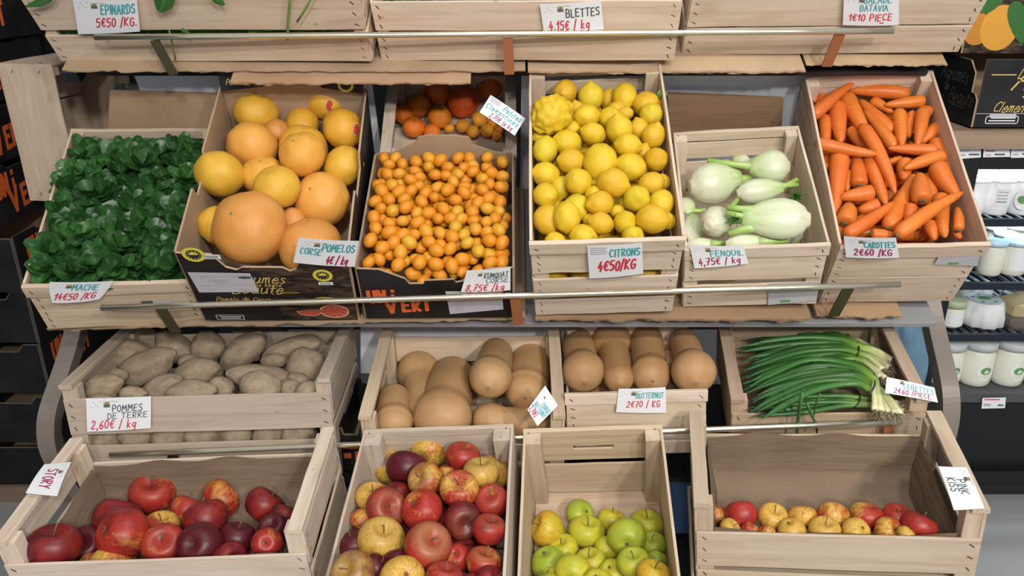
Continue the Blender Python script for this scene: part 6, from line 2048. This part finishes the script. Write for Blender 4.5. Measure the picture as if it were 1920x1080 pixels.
ll = bpy.data.lights.new('fridge_light', 'AREA'); ll.shape = 'RECTANGLE'; ll.size = .9; ll.size_y = .04; ll.energy = 9; ll.color = (.82, .93, 1)
lo = bpy.data.objects.new('fridge_light', ll); COL.objects.link(lo); lo.location = (1.58, FY + .12, zh0 + .004); lo.rotation_euler = (R(12), 0, 0)
# shelf edge labels
for i, (cs) in enumerate(([(1796, 279), (1839, 277), (1839, 295), (1797, 298)], [(1844, 279), (1893, 275), (1894, 294), (1843, 295)], [(1896, 278), (1945, 276), (1945, 295), (1895, 296)])):
    pl = Plane((XL, FY - .0015, 0), (1, 0, 0), (0, 0, 1)); mb = MB()
    patch(mb, pl, [pl.px(*c) for c in cs], 0)
    x0, y0 = cs[0]
    rect(mb, pl, *pl.px(x0 + 4, y0 + 5), *pl.px(x0 + 22, y0 + 3), 2 if i == 1 else 1, .0009)
    rect(mb, pl, *pl.px(x0 + 3, y0 + 13), *pl.px(x0 + 14, y0 + 10), 1, .0009); rect(mb, pl, *pl.px(x0 + 20, y0 + 12), *pl.px(x0 + 40, y0 + 9), 3, .0009)
    mb.build('shelf_label', [PAPER, INK_GREY, INK_RED, INK_DARK], fr_)
pl = Plane((XL, FY - .0055, 0), (1, 0, 0), (0, 0, 1)); mb = MB()
patch(mb, pl, [pl.px(1842, 746), pl.px(1886, 745), pl.px(1884, 765), pl.px(1840, 766)], 0)
rect(mb, pl, *pl.px(1845, 750), *pl.px(1875, 748), 2, .0009); rect(mb, pl, *pl.px(1843, 761), *pl.px(1858, 757), 1, .0009); rect(mb, pl, *pl.px(1870, 761), *pl.px(1881, 758), 3, .0009)
mb.build('shelf_label', [PAPER, INK_GREY, INK_RED, INK_DARK], fr_)
# worn wooden counter on top
zc2 = at(1850, 246, FY - .03).z
cb_ = MB().box((0, 0, 0), (XR - XL + .12, .80, zc2 - zc1)).build('counter_board', WOOD, None, Matrix.Translation(((XL + XR) / 2, FY - .03 + .40, (zc1 + zc2) / 2 + .0005)), (.55, .47, .42))
tag(cb_, 'worn brown wooden counter board on top of the refrigerated display', 'counter')


def pot(label, px, z, Y, r, h, body, lid, lidh=.012, taper=.9, mark=None, over=None, cat='jar', lidr=1.04, neck=False, level=None):
    x = at(px, 540, 1).x  # direction only; the true place follows
    d = (z - CAM.z); # solve the point on height z+h/2 at distance Y for this column
    f = FW.y * 0 + 0
    depth = Y * math.cos(PITCH) + (CAM.z - (z + h / 2)) * math.sin(PITCH)
    c = Vector(((px - 960) / FPX * depth, Y, z + .0008))
    M = Matrix.Translation(c)
    root = empty('yogurt_pot' if cat == 'yogurt' else 'cheese_jar' if cat == 'jar' else 'food_jar', M, label, cat)
    mb = MB()
    if neck:
        mb.lathe([(0, 0), (r * .84, 0), (r * .95, .006), (r, .02), (r, h * .82), (r * .93, h * .92), (r * .9, h), (0, h)], 26)
    else:
        mb.lathe([(0, 0), (r * taper * .95, 0), (r * taper, .004), (r, h), (0, h)], 26)
    mb.build('body', body, root, M)
    lb = MB(); lb.lathe([(0, h + .0003), (r * lidr, h + .0003), (r * lidr, h + lidh * .9), (r * lidr * .96, h + lidh), (0, h + lidh * .93)], 26)
    lb.build('lid', lid, root, M)
    if mark:
        kind, ca, hw, zc, zh = mark
        lb = MB()
        n = 10
        if kind == 'disc':
            for (s_, m_, e) in ((1, 0, .0006), (.62, 1, .0010)):
                v = []
                for j in range(24):
                    t = 2 * PI * j / 24
                    a = -PI / 2 + ca + hw * s_ * math.cos(t); zz = zc + zh * s_ * math.sin(t) * (1 if s_ == 1 else .6)
                    v.append(((r + e) * math.cos(a), (r + e) * math.sin(a), zz))
                lb.add(v, [tuple(range(24))], m_)
        else:
            v = []
            for j in range(n + 1):
                a = -PI / 2 + ca - hw + 2 * hw * j / n
                for zz in (zc - zh, zc + zh):
                    k_ = taper + (1 - taper) * zz / h if not neck else 1
                    v.append(((r * k_ + .0006) * math.cos(a), (r * k_ + .0006) * math.sin(a), zz))
            lb.add(v, [(2 * j, 2 * j + 2, 2 * j + 3, 2 * j + 1) for j in range(n)], 0)
            for q_ in range(4):
                a0 = -PI / 2 + ca - hw * .7; a1 = -PI / 2 + ca + hw * .6; zz = zc + zh * (.6 - .35 * q_)
                lb.add([((r + .0011) * math.cos(a), (r + .0011) * math.sin(a), z_) for a, z_ in ((a0, zz), (a1, zz), (a1, zz + .0025), (a0, zz + .0025))], [(0, 1, 2, 3)], 2 if q_ < 3 else 1)
        lb.build('label', [PAPER, GREENPR, INK_GREY], root, M)
    return root


GC = flat('greenish_jar_lid', (.45, .55, .35), .35, .5)
CLOUD = flat('cloudy_lid', (.55, .58, .60), .25, .5)
s0, s1, s2, s3 = ZS
pot('white lidded yogurt pot at the front of the top shelf, with blue print', 1867, s0, 2.09, .040, .090, LIDW, LIDW, .006, .84, ('band', -.1, .45, .05, .025), cat='yogurt')
pot('white lidded yogurt pot beside the carrot crate on the top shelf', 1822, s0, 2.09, .040, .090, LIDW, LIDW, .006, .84, None, cat='yogurt')
pot('white lidded yogurt pot with a green and yellow mark on the top shelf', 1917, s0, 2.09, .040, .090, LIDW, LIDW, .006, .84, ('disc', -.5, .5, .045, .028), cat='yogurt')
pot('yogurt pot in the second row of the top shelf, left', 1832, s0, 2.20, .040, .090, LIDW, LIDW, .006, .84, None, cat='yogurt')
pot('yogurt pot in the second row of the top shelf, middle', 1886, s0, 2.21, .040, .090, LIDW, LIDW, .006, .84, None, cat='yogurt')
pot('yogurt pot in the second row of the top shelf, at the picture edge', 1936, s0, 2.21, .040, .090, LIDW, LIDW, .006, .84, None, cat='yogurt')
pot('pale blue lidded dessert jar at the front of the second shelf, with a printed label', 1900, s1, 2.10, .034, .086, CREAM, LIDB, .010, .95, ('band', .0, .8, .045, .028), neck=True)
pot('pale blue lidded dessert jar half hidden by the carrot crate', 1857, s1, 2.10, .034, .086, CREAM, LIDB, .010, .95, None, neck=True)
for i, (x, Y, lb) in enumerate(((1857, 2.24, 'left jar with a white lid in the rear of the second shelf'), (1900, 2.24, 'right jar with a white lid in the rear of the second shelf'), (1880, 2.17, 'jar with a white lid between front and rear on the second shelf'), (1938, 2.12, 'blue lidded jar at the picture edge on the second shelf'))):
    pot(lb, x, s1, Y, .032, .086, CREAM, LIDW if i < 3 else LIDB, .010, .95, None, neck=True)
pot('small jar with a green and gold lid on the third shelf', 1783, s2, 2.09, .033, .060, CREAM, GC, .020, .95, ('band', .1, 1.0, .025, .018), neck=True, cat='food jar')


def cheese(label, px, z, Y, r, h, seed):
    depth = Y * math.cos(PITCH) + (CAM.z - (z + h / 2)) * math.sin(PITCH)
    M = Matrix.Translation(((px - 960) / FPX * depth, Y, z))
    root = empty('wrapped_cheese', M, label, 'cheese')
    mb = MB(); prof = [(0, 0), (.9, .0), (1.0, .08), (.98, .45), (.90, .8), (.80, .97), (0, 1.0)]
    mb.lathe([(r * q, h * s_) for q, s_ in prof], 40)
    for i, v in enumerate(mb.v):
        a = math.atan2(v.y, v.x); k_ = 1 + .05 * math.sin(a * 13 + seed) * (1 - v.z / h * .6) + .03 * math.sin(a * 7 + v.z * 60)
        mb.v[i] = Vector((v.x * k_, v.y * k_, v.z))
    mb.build('wrapper', CHEESE, root, M)
    lb = MB(); pl_ = Plane(M @ Vector((0, 0, h + .0006)), (1, 0, 0), (0, 1, 0))
    disc(lb, pl_, 0, 0, r * .74, r * .74, 0); disc(lb, pl_, 0, .002, r * .30, r * .2, 1, .001)
    for k_ in range(5): disc(lb, pl_, r * .5 * math.cos(k_ * 1.257 + .3), r * .5 * math.sin(k_ * 1.257 + .3), r * .09, r * .07, 2, .001, 8)
    lb.build('round_label', [flat('pale_blue_label_%d' % seed, (.55, .68, .72), .5), GREENPR, INK_LOGO2], root)


cheese('white paper wrapped round cheese with a green leaf label on the third shelf', 1841, s2, 2.11, .062, .072, 1)
cheese('second round wrapped cheese standing behind the leaf labelled one', 1822, s2, 2.27, .058, .080, 2)
# clear pack with two pieces of cheese
depth = 2.10 * math.cos(PITCH) + (CAM.z - s2 - .04) * math.sin(PITCH)
M = Matrix.Translation(((1912 - 960) / FPX * depth, 2.10, s2))
root = empty('cheese_pack', M, 'clear pack with a yellow and a brown piece of cheese on the third shelf', 'cheese')
MB().box((0, 0, .016), (.075, .07, .03), bev=.006).build('brown_cheese', CHEESE_B, root, M)
MB().box((0, 0, .051), (.072, .068, .036), bev=.006).build('yellow_cheese', CHEESE_Y, root, M)
mb = MB(); mb.lathe([(.062, .001), (.062, .06), (.055, .092), (.03, .102), (0, .104)], 24); mb.build('clear_dome', GLASS, root, M)
for x, lb in ((1829, 'large glass jar of white yogurt nearest the stand arm, on the bottom deck'), (1890, 'large glass jar of white yogurt on the bottom deck above the shelf label'), (1772, 'large glass jar of white yogurt mostly hidden behind the stand arm'), (1951, 'large glass jar of white yogurt at the picture edge on the bottom deck')):
    pot(lb, x, s3, 2.075, .046, .112, CREAM, CLOUD, .022, .95, ('disc', .15, .55, .055, .030), neck=True, cat='yogurt', lidr=1.0)
for x, lb in ((1800, 'left jar of white yogurt in the second row of the bottom deck'), (1858, 'middle jar of white yogurt in the second row of the bottom deck'), (1915, 'right jar of white yogurt in the second row of the bottom deck')):
    pot(lb, x, s3, 2.20, .046, .112, CREAM, CLOUD, .022, .95, None, neck=True, cat='yogurt', lidr=1.0)

# printed black boxes on the counter
def clem_box(label, M, dims, art):
    w, d, h = dims
    root = empty('cardboard_box', M, label, 'cardboard box')
    th = .004
    for i, (nm, O, X, l) in enumerate((('front_panel', (-w / 2, 0, 0), (1, 0, 0), w), ('side_panel', (w / 2, 0, 0), (0, 1, 0), d), ('back_panel', (w / 2, d, 0), (-1, 0, 0), w), ('side_panel', (-w / 2, d, 0), (0, -1, 0), d))):
        poly = [(0, 0), (l, 0), (l, h), (l * .8, h), (l * .76, h * .93), (l * .24, h * .93), (l * .2, h), (0, h)] if i % 2 else [(0, 0), (l, 0), (l, h), (0, h)]
        if i == 3: poly = [(0, 0), (l, 0), (l, h * .40), (l * .96, h * .48), (l * .90, h * .50), (l * .90, h * .78), (l * .80, h * .95), (0, h)]
        pn = panel(nm, root, poly, Plane(O, X, (0, 0, 1)), th, BARK if (art and i == 0) else BLACK, CARD)
        W_ = Plane(M @ Plane(O, X, (0, 0, 1)).pt(0, 0, th + .0004), M.to_3x3() @ Vector(X), (0, 0, 1))
        if i == 0:
            mb = MB()
            if art:
                patch(mb, W_, [(w * .30, 0), (w, 0), (w, h), (w * .38, h)], 5, .0002)
                disc(mb, W_, w * .05, h * .36, h * .22, h * .24, 0); disc(mb, W_, w * .165, h * .38, h * .30, h * .34, 1, .0008)
                for (lx, ly, ll_, lw_, la) in ((w * .255, h * .46, h * .34, h * .13, -1.15), (w * .10, h * .74, h * .20, h * .10, .55)):
                    P2 = []
                    for q_ in range(20):
                        t = 2 * PI * q_ / 20
                        ex, ey = ll_ * math.cos(t), lw_ * math.sin(t) * (1 - .35 * math.cos(t))
                        P2.append((lx + ex * math.cos(la) - ey * math.sin(la), ly + ex * math.sin(la) + ey * math.cos(la)))
                    patch(mb, W_, P2, 2, .0011)
                rect(mb, W_, w * .31, h * .86, w * .42, h * .88, 3); write(mb, W_, 'Les', w * .43, h * .68, .028, .0025, 3, slant=.35)
                mb.build('fruit_picture', [flat('clementine_print_dark', (.55, .22, .03), .5), flat('clementine_print', (.70, .33, .04), .5), flat('green_leaf_print', (.035, .14, .03), .5), GOLD, WHITE_PR, BLACK], pn)
            else:
                rect(mb, W_, w * .04, h * .77, w * .18, h * .785, 0)
                write(mb, W_, 'Les', w * .19, h * .72, .026, .0022, 0, slant=.4, gap=.12)
                write(mb, W_, 'Agrumes', w * .17, h * .56, .056, .0042, 0, slant=.45, gap=.1)
                write(mb, W_, 'de', w * .52, h * .48, .020, .002, 0, slant=.4)
                write(mb, W_, 'Beaute', w * .27, h * .32, .058, .0045, 0, slant=.45, gap=.1)
                write(mb, W_, 'Clementine de Corse', w * .09, h * .23, .024, .0022, 0, slant=.4, gap=.12)
                mb.build('gold_lettering', [GOLD], pn)
                mb = MB()
                x0, y0, x1, y1 = w * .06, h * .055, w * .25, h * .17; e = .002
                for r_ in ((x0, y0, x1, y0 + e), (x0, y1 - e, x1, y1), (x0, y0, x0 + e, y1), (x1 - e, y0, x1, y1)): rect(mb, W_, *r_)
                for q_ in range(3): rect(mb, W_, x0 + .008 + .004 * (q_ % 2), y0 + .006 + q_ * .007, x1 - .008, y0 + .009 + q_ * .007)
                rect(mb, W_, 0, h * .205, w * .55, h * .210)
                mb.build('white_framed_print', [WHITE_PR], pn)
        if i == 3 and not art:
            mb = MB()
            for q_, t in enumerate(('Agrumes', 'de', 'Beaute')): write(mb, W_, t, d * .38 + q_ * .03, h * (.60 - .16 * q_), .036 if q_ != 1 else .018, .002, 0, slant=.2, gap=.1)
            rect(mb, W_, d * .62, h * .24, d * .85, h * .25)
            mb.build('faded_lettering', [flat('faded_gold_print', (.16, .15, .13), .6)], pn)
    panel('base_panel', root, [(0, 0), (w, 0), (w, d), (0, d)], Plane((-w / 2, 0, 0), (1, 0, 0), (0, 1, 0)), .004, CARD, BLACK)
    return root


pA = at(1822, 243, FY - .005)
topz = at(1842, 112, FY - .005).z
hB = topz - zc2
clem_box('black clementine box with gold lettering on the counter at the right', Matrix.Translation((pA.x + .215, FY - .005, zc2 + .0055)), (.43, .30, hB - .004), False)
clem_box('black box printed with two orange clementines, upper one of the two on the counter', Matrix.Translation((at(1800, 100, 2.10).x + .235, 2.09, topz + .006)), (.47, .30, .16), True)
